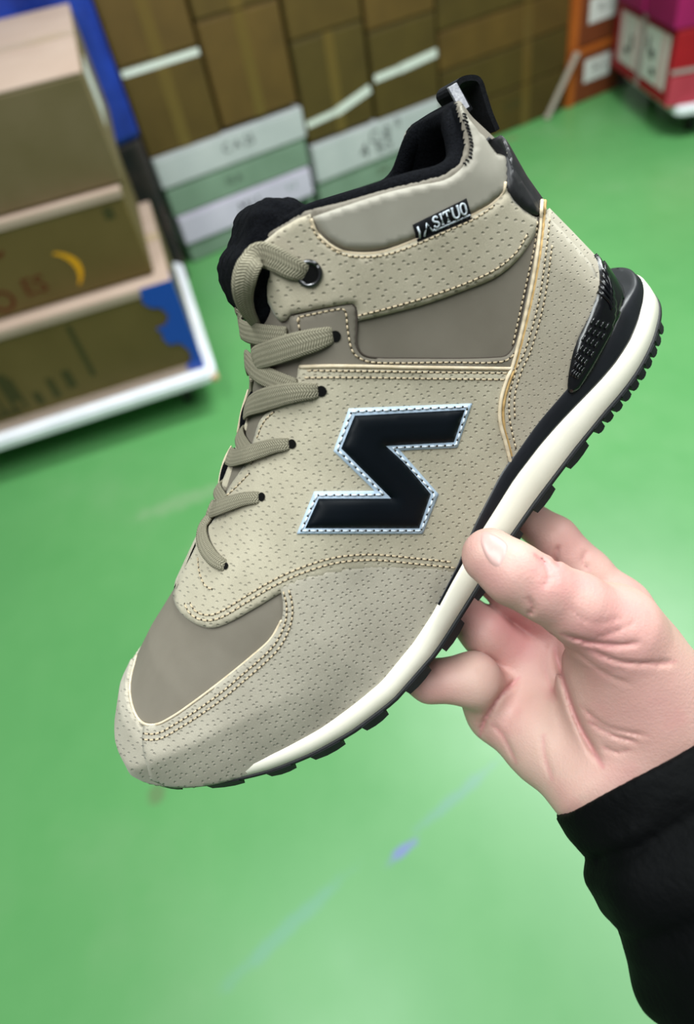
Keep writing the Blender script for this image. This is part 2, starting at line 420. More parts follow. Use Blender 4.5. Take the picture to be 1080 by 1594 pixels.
def front_text(name, txt, x, z, size, mat, parent, y=0.0, rot=0.0, xs=1.0):
    """raised flat lettering on the front (-y) face"""
    cu = bpy.data.curves.new(name, 'FONT'); cu.body = txt; cu.size = size; cu.align_x = 'CENTER'; cu.align_y = 'CENTER'; cu.extrude = 0.0006; cu.resolution_u = 3
    tmp = bpy.data.objects.new(name, cu)
    me = bpy.data.meshes.new_from_object(tmp); bpy.data.objects.remove(tmp)
    me.transform(Matrix.Translation((x, y - 0.0005, z)) @ Matrix.Rotation(math.pi / 2, 4, 'X') @ Matrix.Rotation(rot, 4, 'Z') @ Matrix.Diagonal((xs, 1, 1, 1)))
    me.materials.clear(); me.materials.append(mat)
    return link(bpy.data.objects.new(name, me), parent)

def carton(name, label, loc, rz, w, d, h, mat, group=None, cat='carton', lip=0.0, tape=None, tape_v=False, rise=0.0, top_mat=None):
    """a closed box: walls, two top flaps meeting at a seam, tape; its right front bottom corner is at loc, front faces -y"""
    t = empty(name, label, cat, loc, rz, group)
    bm = bmesh.new(); add_box(bm, -w, 0, 0, d, 0, h - 0.006, 0.006, 1)
    for v in bm.verts:                                     # crates bulge a little and the lid may rise to the back
        k = v.co.z / h
        v.co.z += rise * k * (v.co.y / d)
    bm_obj('carton_walls', bm, mat, t)
    for y0, y1 in ((0.001, d / 2 - 0.002), (d / 2 + 0.002, d - 0.001)):
        bm = bmesh.new(); add_box(bm, -w + 0.001, -0.001, y0, y1, h - 0.0058, h, 0.0015, 1)
        for v in bm.verts: v.co.z += rise * (v.co.y / d)
        bm_obj('top_flap', bm, top_mat or mat, t)
    if tape is not None:
        bm = bmesh.new(); add_box(bm, -w - 0.0008, 0.0008, d / 2 - 0.03, d / 2 + 0.03, h + 0.0002, h + 0.0012)
        for v in bm.verts: v.co.z += rise * (v.co.y / d)
        bm_obj('packing_tape', bm, tape, t)
        if tape_v:
            box('packing_tape', -w / 2 - 0.028, -w / 2 + 0.028, -0.0012, -0.0002, 0.001, h - 0.002, tape, t)
    return t
def row_box(name, label, s0, s1, z0, z1, mat, group=None, d=0.45, dt=0.0, jig=0.0, **kw):
    return carton(name, label, row_pt(s1, dt, z0), A_W + jig, s1 - s0, d, z1 - z0 - 0.004, mat, group, **kw)

G1 = 'brown cartons stacked along the back'
K = KRAFT_DARK
c = row_box('carton', 'brown carton above white boxes, lower one of the leftmost back column beside the blue sheet', -0.64, -0.268, 0.53, 0.895, K[0], G1, tape=TAPE, tape_v=True)
box('sealing_tape', -0.365, -0.004, -0.0015, -0.0002, 0.33, 0.357, TAPE_WHITE, c)['label'] = 'white sealing tape'
row_box('carton', 'brown carton at the top edge, on top of the leftmost back column', -0.64, -0.268, 0.895, 1.36, K[2], G1, tape=TAPE, tape_v=True)
row_box('carton', 'brown carton above white boxes, lower one of the second back column', -0.252, 0.156, 0.545, 0.98, K[2], G1, tape=TAPE, tape_v=True, jig=-0.01)
row_box('carton', 'brown carton at the top edge, on top of the second back column', -0.252, 0.156, 0.98, 1.38, K[0], G1, tape=TAPE, tape_v=True)
def slanted_tape(parent, x0, z0, x1, z1, wid):
    L = math.hypot(x1 - x0, z1 - z0); a = math.atan2(z1 - z0, x1 - x0)
    bm = bmesh.new(); add_box(bm, 0, L, -0.0022, -0.0004, -wid / 2, wid / 2)
    bm.transform(Matrix.Translation((x0, 0, z0)) @ Matrix.Rotation(-a, 4, 'Y'))
    o = bm_obj('sealing_tape', bm, TAPE_WHITE, parent); o['label'] = 'white sealing tape'
c = row_box('carton', 'brown carton with slanting white tape in two pieces, third back column', 0.176, 0.582, 0.345, 0.80, K[1], G1, tape=TAPE, tape_v=True)
slanted_tape(c, -0.40, 0.088, -0.22, 0.10, 0.03); slanted_tape(c, -0.225, 0.098, -0.004, 0.15, 0.04)
row_box('carton', 'brown carton at the top edge, on top of the third back column', 0.176, 0.582, 0.80, 1.25, K[0], G1, tape=TAPE)
c = row_box('carton', 'brown carton crossed by a long white tape, fourth back column, right behind the pull tab', 0.602, 1.02, 0.335, 0.74, K[1], G1, tape=TAPE, jig=0.008)
slanted_tape(c, -0.41, 0.195, -0.24, 0.20, 0.034); slanted_tape(c, -0.25, 0.20, -0.004, 0.216, 0.04)
row_box('carton', 'brown carton at the top edge, on top of the fourth back column', 0.602, 1.02, 0.74, 1.15, K[2], G1, tape=TAPE)
rows = [(0.0, 0.235, 'bottom'), (0.235, 0.45, 'second from the floor'), (0.45, 0.64, 'third from the floor'), (0.64, 0.90, 'top')]
for i, (z0, z1, w_) in enumerate(rows):
    c = row_box('carton', 'wide brown carton beside the orange boxes, %s in its stack' % w_, 1.036, 1.985, z0, z1, K[(1, 1, 2, 1)[i]], 'wide brown cartons at the back', d=0.5, tape=TAPE)
    box('packing_tape', -0.98 + 0.62, -0.98 + 0.69, -0.0012, -0.0002, 0.001, z1 - z0 - 0.004, TAPE, c)
    if i == 0: front_text('print', '22082', -0.42, 0.14, 0.06, INK_OLIVE, c)

G2 = 'white boxes under the left back cartons'
c = row_box('shoe_case', 'white box with dark print right under the two left brown back columns', -0.635, 0.165, 0.385, 0.53, WHITE_CARD, G2, dt=-0.012, cat='box')
front_text('print', 'C A 25', -0.37, 0.08, 0.06, INK, c)
c = row_box('shoe_case', 'pale green box between two white boxes at the left back', -0.625, 0.155, 0.245, 0.385, PALE_GREEN, G2, dt=-0.004, cat='box')
front_text('print', '10 A', -0.43, 0.07, 0.05, INK, c)
c = row_box('shoe_case', 'lilac white box with print near the floor behind the sneaker tongue', -0.615, 0.145, 0.098, 0.245, LILAC_CARD, G2, dt=-0.012, cat='box')
front_text('print', 'M11', -0.37, 0.075, 0.075, INK, c); front_text('print', 'k 2', -0.12, 0.085, 0.045, PALE_GREEN, c)
c = row_box('shoe_case', 'pale green grey box on the floor, lowest under the lilac white box', -0.61, 0.14, 0.0, 0.098, PALE_GREEN, G2, dt=0.0, cat='box')
box('dark_patch', -0.16, -0.03, -0.0012, -0.0002, 0.03, 0.085, plain('dark_green', (20, 52, 30), 0.6), c)
c = row_box('shoe_case', 'white box with black printed marks behind the sneaker collar', 0.18, 1.02, 0.14, 0.335, WHITE_CARD, 'boxes behind the collar', dt=-0.012, cat='box')
front_text('print', '4', -0.53, 0.07, 0.11, INK, c); front_text('print', 'C-8', -0.42, 0.12, 0.09, INK, c); front_text('print', '8-5', -0.40, 0.06, 0.08, INK, c); front_text('print', 'II', -0.3, 0.15, 0.07, INK, c)
c = row_box('shoe_case', 'pale green box on the floor under the white box behind the sneaker collar', 0.18, 1.02, 0.0, 0.14, PALE_GREEN, 'boxes behind the collar', cat='box')
front_text('print', '210', -0.42, 0.075, 0.05, INK_OLIVE, c)

# orange boxes in the corner, the leaning bar and the post
for z0, z1, w_ in ((0.0, 0.315, 'lower'), (0.315, 0.62, 'upper'), (0.62, 0.92, 'hidden top')):
    c = row_box('orange_box', '%s rust orange box with white paper label in the corner beside the wide cartons' % w_, 2.0, 2.43, z0, z1, RUST, 'orange boxes in the corner', d=0.4, dt=-0.02, cat='box')
    box('edge_band', -0.434, -0.385, -0.0035, 0.4, 0.002, z1 - z0 - 0.001, ORANGE, c)['label'] = 'bright orange edge'
    box('edge_band', -0.3845, 0.002, -0.0035, 0.05, z1 - z0 - 0.04, z1 - z0 - 0.004, ORANGE, c)['label'] = 'bright orange edge'
    box('paper_label', -0.31, -0.09, -0.003, -0.0005, 0.11, 0.235, PAPER, c)
    front_text('print', '36 : x', -0.19, 0.18, 0.05, INK, c, y=-0.003)
p0 = Vector(px_world(850, 186, 0.004)); p1 = Vector(row_pt(2.005, -0.062, 0.312))
L = (p1 - p0).length
bm = bmesh.new(); add_box(bm, -0.018, 0.018, -0.006, 0.006, 0, L, 0.003, 1)
add_box(bm, -0.02, 0.02, -0.008, 0.008, 0, 0.03, 0.003, 1); add_box(bm, -0.02, 0.02, -0.008, 0.008, L - 0.03, L, 0.003, 1)
bar = bm_obj('leaning_bar', bm, plain('grey_bar', (150, 142, 128), 0.5))
bar.location = p0; bar.rotation_euler = (p1 - p0).to_track_quat('Z', 'Y').to_euler()
bar['label'] = 'thin grey bar leaning on the lower orange box'; bar['category'] = 'bar'
bm = bmesh.new(); add_box(bm, -0.03, 0.03, -0.03, 0.03, 0, 1.1, 0.006, 1); add_box(bm, -0.05, 0.05, -0.05, 0.05, 0, 0.015, 0.003, 1)
post = bm_obj('metal_post', bm, plain('grey_post', (104, 98, 88), 0.5)); post.location = row_pt(2.5, 0.02, 0); post.rotation_euler = (0, 0, A_W)
post['label'] = 'grey post between the orange boxes and the red carton'; post['category'] = 'post'

# ------------------------------------------------------------------ trolleys
def caster(parent, x, y, top, r=0.045):
    bm = bmesh.new()
    bmesh.ops.create_cone(bm, cap_ends=True, segments=20, radius1=r, radius2=r, depth=0.028, matrix=Matrix.Translation((x, y, r)) @ Matrix.Rotation(math.pi / 2, 4, 'Y'))
    w = bm_obj('caster', bm, plain('dark_wheel', (34, 38, 36), 0.6), parent)
    bm = bmesh.new()
    add_box(bm, x - 0.022, x - 0.017, y - 0.02, y + 0.02, r * 0.7, top); add_box(bm, x + 0.017, x + 0.022, y - 0.02, y + 0.02, r * 0.7, top)
    add_box(bm, x - 0.03, x + 0.03, y - 0.03, y + 0.03, top - 0.006, top)
    bm_obj('fork', bm, METAL, w)
WHITE_PLASTIC = noise_mat('white_plastic', (226, 228, 234), (212, 216, 222), 8, 0.4, 0.04)
def trolley(name, label, loc, rz, w, d, z0, z1, rc=0.05):
    t = empty(name, label, 'trolley', loc, rz)
    def slab(x0, x1, y0, y1, za, zb, r, bev):
        bm = bmesh.new(); ring = []
        for cx, cy, a0 in ((x1 - r, y0 + r, -90), (x1 - r, y1 - r, 0), (x0 + r, y1 - r, 90), (x0 + r, y0 + r, 180)):
            for k in range(7):
                a = math.radians(a0 + 15 * k); ring.append((cx + r * math.cos(a), cy + r * math.sin(a)))
        f = bm.faces.new([bm.verts.new((x, y, za)) for x, y in ring])
        e = bmesh.ops.extrude_face_region(bm, geom=[f])
        for v in e['geom']:
            if isinstance(v, bmesh.types.BMVert): v.co.z = zb
        bmesh.ops.recalc_face_normals(bm, faces=bm.faces[:])
        hz = [q for q in bm.edges if abs(q.verts[0].co.z - q.verts[1].co.z) < 1e-6]
        bmesh.ops.bevel(bm, geom=hz, offset=bev, segments=2, affect='EDGES')
        return bm
    bm_obj('deck', slab(-w, 0, 0, d, z0, z1, rc, 0.008), WHITE_PLASTIC, t)
    bm_obj('corner_guard', slab(-0.03, 0.0012, -0.0012, 0.03, z0 + 0.004, z1 - 0.02, 0.0145, 0.001), plain('worn_beige', (196, 164, 130), 0.7), t)
    for x in (-w + 0.14, -0.14):
        for y in (0.14, d - 0.14): caster(t, x, y, z0)
    return t
A_L = math.radians(9.9)
PL = px_world(337, 578, 0.17)[:2]
def left_pt(s, t_, z): return (PL[0] + math.cos(A_L) * s - math.sin(A_L) * t_, PL[1] + math.sin(A_L) * s + math.cos(A_L) * t_, z)
trolley('platform_trolley', 'white platform trolley with rounded corner carrying the tall carton stack', left_pt(0, 0, 0), A_L, 1.25, 0.98, 0.128, 0.17)
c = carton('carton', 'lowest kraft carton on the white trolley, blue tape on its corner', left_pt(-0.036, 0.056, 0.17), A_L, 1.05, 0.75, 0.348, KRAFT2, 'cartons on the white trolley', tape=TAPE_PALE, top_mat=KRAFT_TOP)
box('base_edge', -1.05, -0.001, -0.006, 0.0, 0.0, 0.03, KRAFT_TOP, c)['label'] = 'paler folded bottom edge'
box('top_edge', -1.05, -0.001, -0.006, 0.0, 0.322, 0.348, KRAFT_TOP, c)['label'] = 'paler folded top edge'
# blue tape: an L of jagged strips over the corner
ft = [(-0.105, 0.35), (0.0012, 0.35), (0.0012, 0.0), (-0.055, 0.008), (-0.062, 0.022), (-0.03, 0.05), (-0.028, 0.085), (-0.05, 0.125), (-0.085, 0.128), (-0.098, 0.16), (-0.09, 0.175), (-0.105, 0.2), (-0.07, 0.205), (-0.05, 0.232), (-0.066, 0.27), (-0.09, 0.275), (-0.112, 0.3)]
bm = bmesh.new(); f = bm.faces.new([bm.verts.new((x, -0.0075, z)) for x, z in ft]); e = bmesh.ops.extrude_face_region(bm, geom=[f])
for v in e['geom']:
    if isinstance(v, bmesh.types.BMVert): v.co.y += 0.0015
add_box(bm, 0.0004, 0.002, -0.0075, 0.06, 0.0, 0.35)
bm_obj('corner_tape', bm, TAPE_BLUE, c)['label'] = 'torn blue tape'
for x, z, sx, sz in ((-0.36, 0.17, 0.018, 0.2), (-0.44, 0.085, 0.03, 0.07), (-0.50, 0.07, 0.022, 0.08), (-0.56, 0.05, 0.024, 0.05), (-0.63, 0.12, 0.03, 0.11)):
    box('print', x - sx / 2, x + sx / 2, -0.0012, 0.0, z - sz / 2 + 0.03, z + sz / 2 + 0.03, INK_OLIVE, c)
front_text('print', '||||||', -0.70, 0.13, 0.14, INK_OLIVE, c)
front_text('print', '#####', -0.70, 0.06, 0.05, INK_OLIVE, c)
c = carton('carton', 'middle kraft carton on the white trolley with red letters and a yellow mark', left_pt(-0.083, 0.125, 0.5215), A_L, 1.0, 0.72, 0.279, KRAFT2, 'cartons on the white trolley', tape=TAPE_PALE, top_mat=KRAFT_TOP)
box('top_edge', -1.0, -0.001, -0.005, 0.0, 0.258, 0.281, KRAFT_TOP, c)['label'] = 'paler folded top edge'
front_text('print', 'ES', -0.36, 0.072, 0.08, INK_RED, c); front_text('print', 'O', -0.47, 0.05, 0.10, INK_RED, c); front_text('print', '~', -0.43, 0.2, 0.14, INK_RED, c)
front_text('print', ')', -0.225, 0.11, 0.13, INK_YELLOW, c, xs=1.6, rot=0.25)
box('print', -0.075, -0.045, -0.0012, 0, 0.205, 0.24, INK_OLIVE, c)
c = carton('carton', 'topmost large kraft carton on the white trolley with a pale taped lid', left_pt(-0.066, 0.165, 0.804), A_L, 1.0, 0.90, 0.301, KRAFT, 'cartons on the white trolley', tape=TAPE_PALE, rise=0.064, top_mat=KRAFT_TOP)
box('edge_tape', 0.0, 0.0015, 0.15, 0.45, 0.12, 0.27, TAPE_WHITE, c)['label'] = 'clear shiny tape'

# red cartons on the second trolley
cr = px_world(1035, 168, 0.17)[:2]; A_R = math.radians(83.48 - 90)
def red_pt(s, t_, z): return (cr[0] + math.cos(A_R) * s - math.sin(A_R) * t_, cr[1] + math.sin(A_R) * s + math.cos(A_R) * t_, z)
trolley('platform_trolley', 'white platform trolley under the red cartons at the right edge', red_pt(0.9, -0.045, 0), A_R, 0.85, 0.80, 0.125, 0.17)
def side_panel(parent, y0, y1, z0, z1, mat, name='paper_label', off=0.002):
    return box(name, -parent['w'] - off, -parent['w'] + 0.0005, y0, y1, z0, z1, mat, parent)
def red_box(label, s0, t0, z0, w, d, h, mat):
    c = carton('red_carton', label, red_pt(s0 + w, t0, z0), A_R, w, d, h, mat, 'red and pink cartons on the right trolley', tape=TAPE_PALE); c['w'] = w; return c
c = red_box('red carton with two white paper labels on the right trolley', 0.0, 0.0, 0.172, 0.75, 0.865, 0.345, RED)
for y0, y1 in ((0.06, 0.39), (0.46, 0.77)): side_panel(c, y0, y1, 0.06, 0.31, PAPER)
for y in (0.10, 0.14, 0.50, 0.73): side_panel(c, y, y + 0.012, 0.06, 0.31, plain('pink_line', (206, 130, 136), 0.6), 'print', 0.0035)
side_panel(c, 0.40, 0.445, 0.0, 0.345, STRAP, 'strap', 0.004)
for y0, y1, z0, z1 in ((0.24, 0.30, 0.17, 0.21), (0.2, 0.26, 0.10, 0.13), (0.31, 0.34, 0.2, 0.26), (0.6, 0.66, 0.12, 0.15), (0.55, 0.58, 0.15, 0.22)): side_panel(c, y0, y1, z0, z1, INK, 'print', 0.0035)
box('front_band', -0.75, 0.0, -0.0015, 0, 0.0, 0.14, PINK_RED, c)['label'] = 'faded pink lower band'
box('strap', -0.75, 0.0, -0.003, -0.0002, 0.15, 0.17, STRAP, c)
c = red_box('magenta pink carton on top of the red carton, nearest', -0.02, 0.0, 0.519, 0.75, 0.38, 0.30, MAGENTA)
side_panel(c, 0.08, 0.26, 0.14, 0.26, PAPER)
c = red_box('magenta pink carton on top of the red carton, farther back beside the post', -0.02, 0.42, 0.519, 0.75, 0.43, 0.30, MAGENTA)
side_panel(c, 0.12, 0.34, 0.14, 0.26, PAPER)

# blue sheet and the dark sack left of the carton row
def folded_sheet(name, label, cat, x0, x1, y0, z0, z1, mat, thick=0.3, amp=0.03, seed=0, bulge=0.0):
    nx, nz = 60, 30; V = []; F = []
    for side in (0, 1):
        for j in range(nz + 1):
            for i in range(nx + 1):
                u = i / nx; v = j / nz
                e = math.sin(math.pi * u) ** 0.4 * (1 if not bulge else math.sin(math.pi * min(1, 0.12 + v * 0.88)) ** 0.5)
                fold = amp * (math.sin(u * 31 + seed) + 0.6 * math.sin(u * 13 + v * 3 + seed * 2) + 0.5 * math.sin(v * 9 + u * 5))
                y = y0 + thick / 2 + (-1 if side == 0 else 1) * e * (thick / 2) + fold * e * (1 if side == 0 else 0.3)
                x = x0 + (x1 - x0) * u + bulge * math.sin(math.pi * v) * (u - 0.5)
                V.append((x, y, z0 + (z1 - z0) * v))
        b = side * (nx + 1) * (nz + 1)
        for j in range(nz):
            for i in range(nx):
                q = [b + j * (nx + 1) + i, b + j * (nx + 1) + i + 1, b + (j + 1) * (nx + 1) + i + 1, b + (j + 1) * (nx + 1) + i]
                F.append(q if side == 0 else q[::-1])
    o = (nx + 1) * (nz + 1)
    for i in range(nx):
        F.append((i + 1, i, o + i, o + i + 1)); k = nz * (nx + 1); F.append((k + i, k + i + 1, o + k + i + 1, o + k + i))
    for j in range(nz):
        a, b2 = j * (nx + 1), (j + 1) * (nx + 1); F.append((a, b2, o + b2, o + a)); F.append((b2 + nx, a + nx, o + a + nx, o + b2 + nx))
    ob = mesh_obj(name, V, F, mat); ob['label'] = label; ob['category'] = cat
    return ob
BLUE = noise_mat('blue_tarpaulin', (22, 56, 156), (14, 38, 118), 6, 0.55, 0.3, 30, 0.4, dist=0.01)
def px_at_y(px, py, y):
    v = C2W @ cam_ray(px, py); return CAMPOS + v * (y / v[1])
bx = px_at_y(186, 120, 3.12)[0]
folded_sheet('blue_bale', 'tall bale wrapped in a blue sheet behind the trolley carton stack', 'bale', bx - 1.4, bx + 0.005, 2.94, 0.665, 1.6, BLUE, 0.28, 0.02, 1)
DKC = noise_mat('dark_sacking', (46, 38, 34), (22, 26, 24), 9, 0.8, 0.4, 25, 0.2, dist=0.01)
folded_sheet('dark_sack', 'dark sacks at floor level under the blue bale, beside the pale boxes', 'sack', bx - 1.4, bx + 0.005, 2.94, 0.0, 0.66, DKC, 0.24, 0.016, 4)

# ================================================================== SNEAKER
phi = math.radians(25.0)
d2 = np.array([0.66, -0.75, 0]); d2 /= np.linalg.norm(d2); u2 = np.array([d2[1], -d2[0], 0]); yv = np.array([0, 0, -1.0])
SO = cam_ray(605, 800) * 0.28
SA = np.stack([d2, math.cos(phi) * yv - math.sin(phi) * u2, math.cos(phi) * u2 + math.sin(phi) * yv])   # rows: toe-to-heel, towards viewer, up
shoe = empty('sneaker', 'beige suede mid-top sneaker with a dark zigzag logo held in a hand', 'sneaker')
mw = np.eye(4); mw[:3, :3] = C2W @ SA.T; mw[:3, 3] = CAMPOS + C2W @ SO
shoe.matrix_world = Matrix(mw.tolist())
S_EYE = -SA @ SO                                                    # the camera seen from the shoe
def s_dir(px, py): return SA @ cam_ray(px, py)

def Hm(x): return np.interp(x, [-150, -75, -50, -20, 10, 40, 70, 150], [49.5, 50, 50, 46, 41, 38.5, 37, 37])
def plan(x):
    return np.sqrt(np.maximum(0, 1 - (1 - np.clip((x + 150) / 90, 0, 1)) ** 2)) * np.sqrt(np.maximum(0, 1 - (1 - np.clip((150 - x) / 60, 0, 1)) ** 2))
def tab(xs, zs): return lambda x: np.interp(x, xs, zs)
z_lug = tab([-150, -145, -135, -129, -120, -102, -86, -70, -53, -28, -3, 24, 46, 67, 88, 108, 124, 131, 142, 150], [13, 10, 5, 1.5, -3, -13, -20, -25.6, -30, -33, -31.5, -29.5, -28, -27, -26, -26.2, -25.6, -25, -25, -25])
z_crm = tab([-150, -140, -130, -117, -101, -92, -77, -60, -48, -29, -16, -4, 8, 21, 32, 44, 60, 75, 90, 104, 116, 125, 130, 150], [15, 12.6, 9.6, 5.2, -1.2, -5.2, -10.8, -15.3, -17.8, -19, -18, -16, -14.5, -12.6, -11.2, -9.5, -8.8, -9.3, -10.2, -11, -11, -10.2, -9.5, -9])
z_blk = tab([-14, 5, 20, 41, 64, 80, 97, 113, 121, 130, 140, 150], [-17.8, -14.2, -9.0, -3.7, -1.4, -1.2, -1.2, -1.0, 0.4, -1.2, -4.0, -5.0])

# ---- the upper as an implicit body, millimetres
rim = np.array([(-151, -20), (-150.5, 4), (-148, 18), (-141, 30), (-128, 38), (-103, 45), (-80, 49), (-63, 54), (-40, 60.5), (-13, 70.5), (-1, 77.5), (12, 90), (22, 101.5), (33, 114), (42, 128), (60, 140),
                (134, 140), (129, 120), (129, 92), (132, 77), (130.5, 62), (130.5, 47), (132.8, 32), (134.8, 17), (134.8, -2), (134.5, -34)], float)
rimr = np.array([50, 50, 50, 50, 50, 50, 48, 46, 44, 40, 36, 32, 30, 30, 30, 30, 36, 36, 36, 36, 36, 36, 37, 37, 37, 37], float)
z_top = tab([-160, 30, 34, 46, 56, 67, 79, 89, 97, 103, 108, 113, 118, 122, 128, 134, 140], [200, 200, 120.5, 117.5, 115, 108, 101.2, 95, 90, 88.2, 88.6, 91.5, 97, 99.5, 98, 94, 91])
HS = 1.25
ax, G = grid3((-158, -56, -34), (152, 56, 132), HS)
X2, Z2 = G[:, 0, :, 0], G[:, 0, :, 2]
Q2 = np.stack([X2, Z2], -1)
dmin = np.full(X2.shape, 1e9, np.float32); rr = np.zeros_like(dmin); inside = np.zeros(X2.shape, bool)
for i in range(len(rim)):
    a, b = rim[i], rim[(i + 1) % len(rim)]
    if i < len(rim) - 1 and i != 15:
        d, t = seg_dist(Q2, a, b); m = d < dmin
        dmin = np.where(m, d, dmin); rr = np.where(m, rimr[i] + (rimr[i + 1] - rimr[i]) * t, rr)
    cond = ((a[1] > Z2) != (b[1] > Z2))
    with np.errstate(divide='ignore', invalid='ignore'):
        xi = a[0] + (Z2 - a[1]) * (b[0] - a[0]) / (b[1] - a[1] if b[1] != a[1] else 1e-9)
    inside ^= cond & (X2 < xi)
dsg = np.where(inside, dmin, -dmin)
fx = np.clip((X2 + 20) / 60, 0, 1)                                   # 0 forefoot, 1 ankle
wlow = Hm(X2) - np.interp(X2, [-150, -120, -95], [2.4, 2.4, 4.0])
wmid = 33.0 + 10 * (1 - fx); wtop = 34.0 + 6 * (1 - fx)
ztt = np.clip(Z2 / 50, 0, 1); zt2 = np.clip((Z2 - 50) / 45, 0, 1)
sm = lambda t: t * t * (3 - 2 * t)
Wm = wlow + (wmid - wlow) * sm(ztt) * np.clip((X2 + 60) / 60, 0, 1) + (wtop - wmid) * sm(zt2) * fx
Wm = Wm + 1.6 * np.exp(-((Z2 - 4) / 14) ** 2) * np.clip((-X2 - 10) / 60, 0, 1)
def body_f(W, dd, pl, rad):
    y = np.abs(G[..., 1])
    dome = 1 - dd / rad
    dome = np.where(dome > 0, dome, 0)
    e1 = np.sqrt((y / W[:, None, :]) ** 2.2 + (dome[:, None, :]) ** 2.2) - 1
    e2 = y / np.maximum(W * pl, 0.4)[:, None, :] - 1
    return np.maximum(e1, e2) * 30.0
pl = np.maximum(plan(np.clip(X2, -150, 150) ), 1e-3)
f_out = body_f(Wm, dsg, pl, rr)
ztop = z_top(X2)[:, None, :]
zlow = (np.interp(X2, [-150, -120, -100, -60, 0, 60, 150], [10, -2, -10, -22, -22, -18, -12]) )[:, None, :]
Zg = G[..., 2]
f_body = np.maximum(f_out, np.maximum(Zg - ztop, zlow - Zg))
wall_t = 7.5
f_in = body_f(np.maximum(Wm - wall_t, 2), dsg - wall_t - 2, pl, np.maximum(rr - wall_t, 10))
f_in = np.maximum(f_in, 22 - Zg)
f_in = np.maximum(f_in, (-(G[..., 0] - (52 - (Zg - 110) * 0.3))))     # room behind the tongue
def smax(a, b, k): return -smin(-a, -b, k)
f_all = smax(f_body, -f_in, 2.5)
BV, BF = surface_nets(f_all, ax, 4, 0.5)
# split lining from outer skin by how deep a face lies inside the uncut body
cen = BV[BF].mean(1)
gi = np.clip(np.round((cen - np.array([ax[0][0], ax[1][0], ax[2][0]])) / HS).astype(int), 0, np.array(f_out.shape) - 1)
lin_mask = (f_out[gi[:, 0], gi[:, 1], gi[:, 2]] < -1.3) & (cen[:, 2] > 26) & (cen[:, 0] > 43)
BVm = BV / 1000.0
def sub_mesh(name, mask, mat):
    F = BF[mask]; u, inv = np.unique(F, return_inverse=True); return mesh_obj(name, BVm[u], inv.reshape(-1, 4), mat, shoe)
upper = sub_mesh('upper', ~lin_mask, NUBUCK); upper['label'] = 'smooth taupe nubuck base'
lining = sub_mesh('collar_lining', lin_mask, FLEECE); lining['label'] = 'black fleece lining'
BODY = Surf(BVm, BF)

SHOE_GEO = [(BVm, [tuple(f) for f in BF])]                           # all that rays may land on
def shoe_surface():
    V = []; F = []; o = 0
    for v, f in SHOE_GEO:
        V.append(np.asarray(v)); F += [tuple(i + o for i in q) for q in f]; o += len(v)
    return V, F
class MultiSurf:
    def __init__(s):
        V, F = shoe_surface(); s.t = BVHTree.FromPolygons([tuple(v) for v in np.concatenate(V)], F)
    def ray(s, o, d):
        h = s.t.ray_cast(Vector(o), Vector(d))
        return None if h[0] is None else (np.array(h[0]), np.array(h[1]))
def hit(surf, px, py):
    """the point of the surface seen at a pixel of the photograph; past the outline, the nearest rim point"""
    d = s_dir(px, py); r = surf.ray(S_EYE, d)
    if r is not None: return r[0], r[1], True
    dn_ = d / np.linalg.norm(d); t = -(S_EYE @ dn_)
    q = S_EYE + dn_ * t
    for _ in range(3):
        p, n = BODY.near(q); q = S_EYE + dn_ * ((p - S_EYE) @ dn_)
    p, n = BODY.near(q); return p, n, False

def poly_inside(P, x, y):
    c = False; j = len(P) - 1
    for i in range(len(P)):
        if (P[i][1] > y) != (P[j][1] > y) and x < (P[j][0] - P[i][0]) * (y - P[i][1]) / (P[j][1] - P[i][1]) + P[i][0]: c = not c
        j = i
    return c
def to_px(P):
    q = SA.T @ P + SO; return np.array([CX + FPX * q[0] / q[2], CY + FPX * q[1] / q[2]])
def clamp_outline(out, step):
    """outline points past the body's own outline are drawn in to it"""
    cen = out.mean(0); res = []
    for q in out:
        if BODY.ray(S_EYE, s_dir(*q)) is None:
            P, N, ok = hit(BODY, q[0], q[1]); q2 = to_px(P)
            k = 0
            while BODY.ray(S_EYE, s_dir(*q2)) is None and k < 60:
                q2 = q2 + (cen - q2) / np.linalg.norm(cen - q2) * 1.0; k += 1
            q = q2
        if not res or np.linalg.norm(q - res[-1]) > step * 0.3: res.append(q)
    while np.linalg.norm(res[0] - res[-1]) < step * 0.3: res.pop()
    return np.array(res)
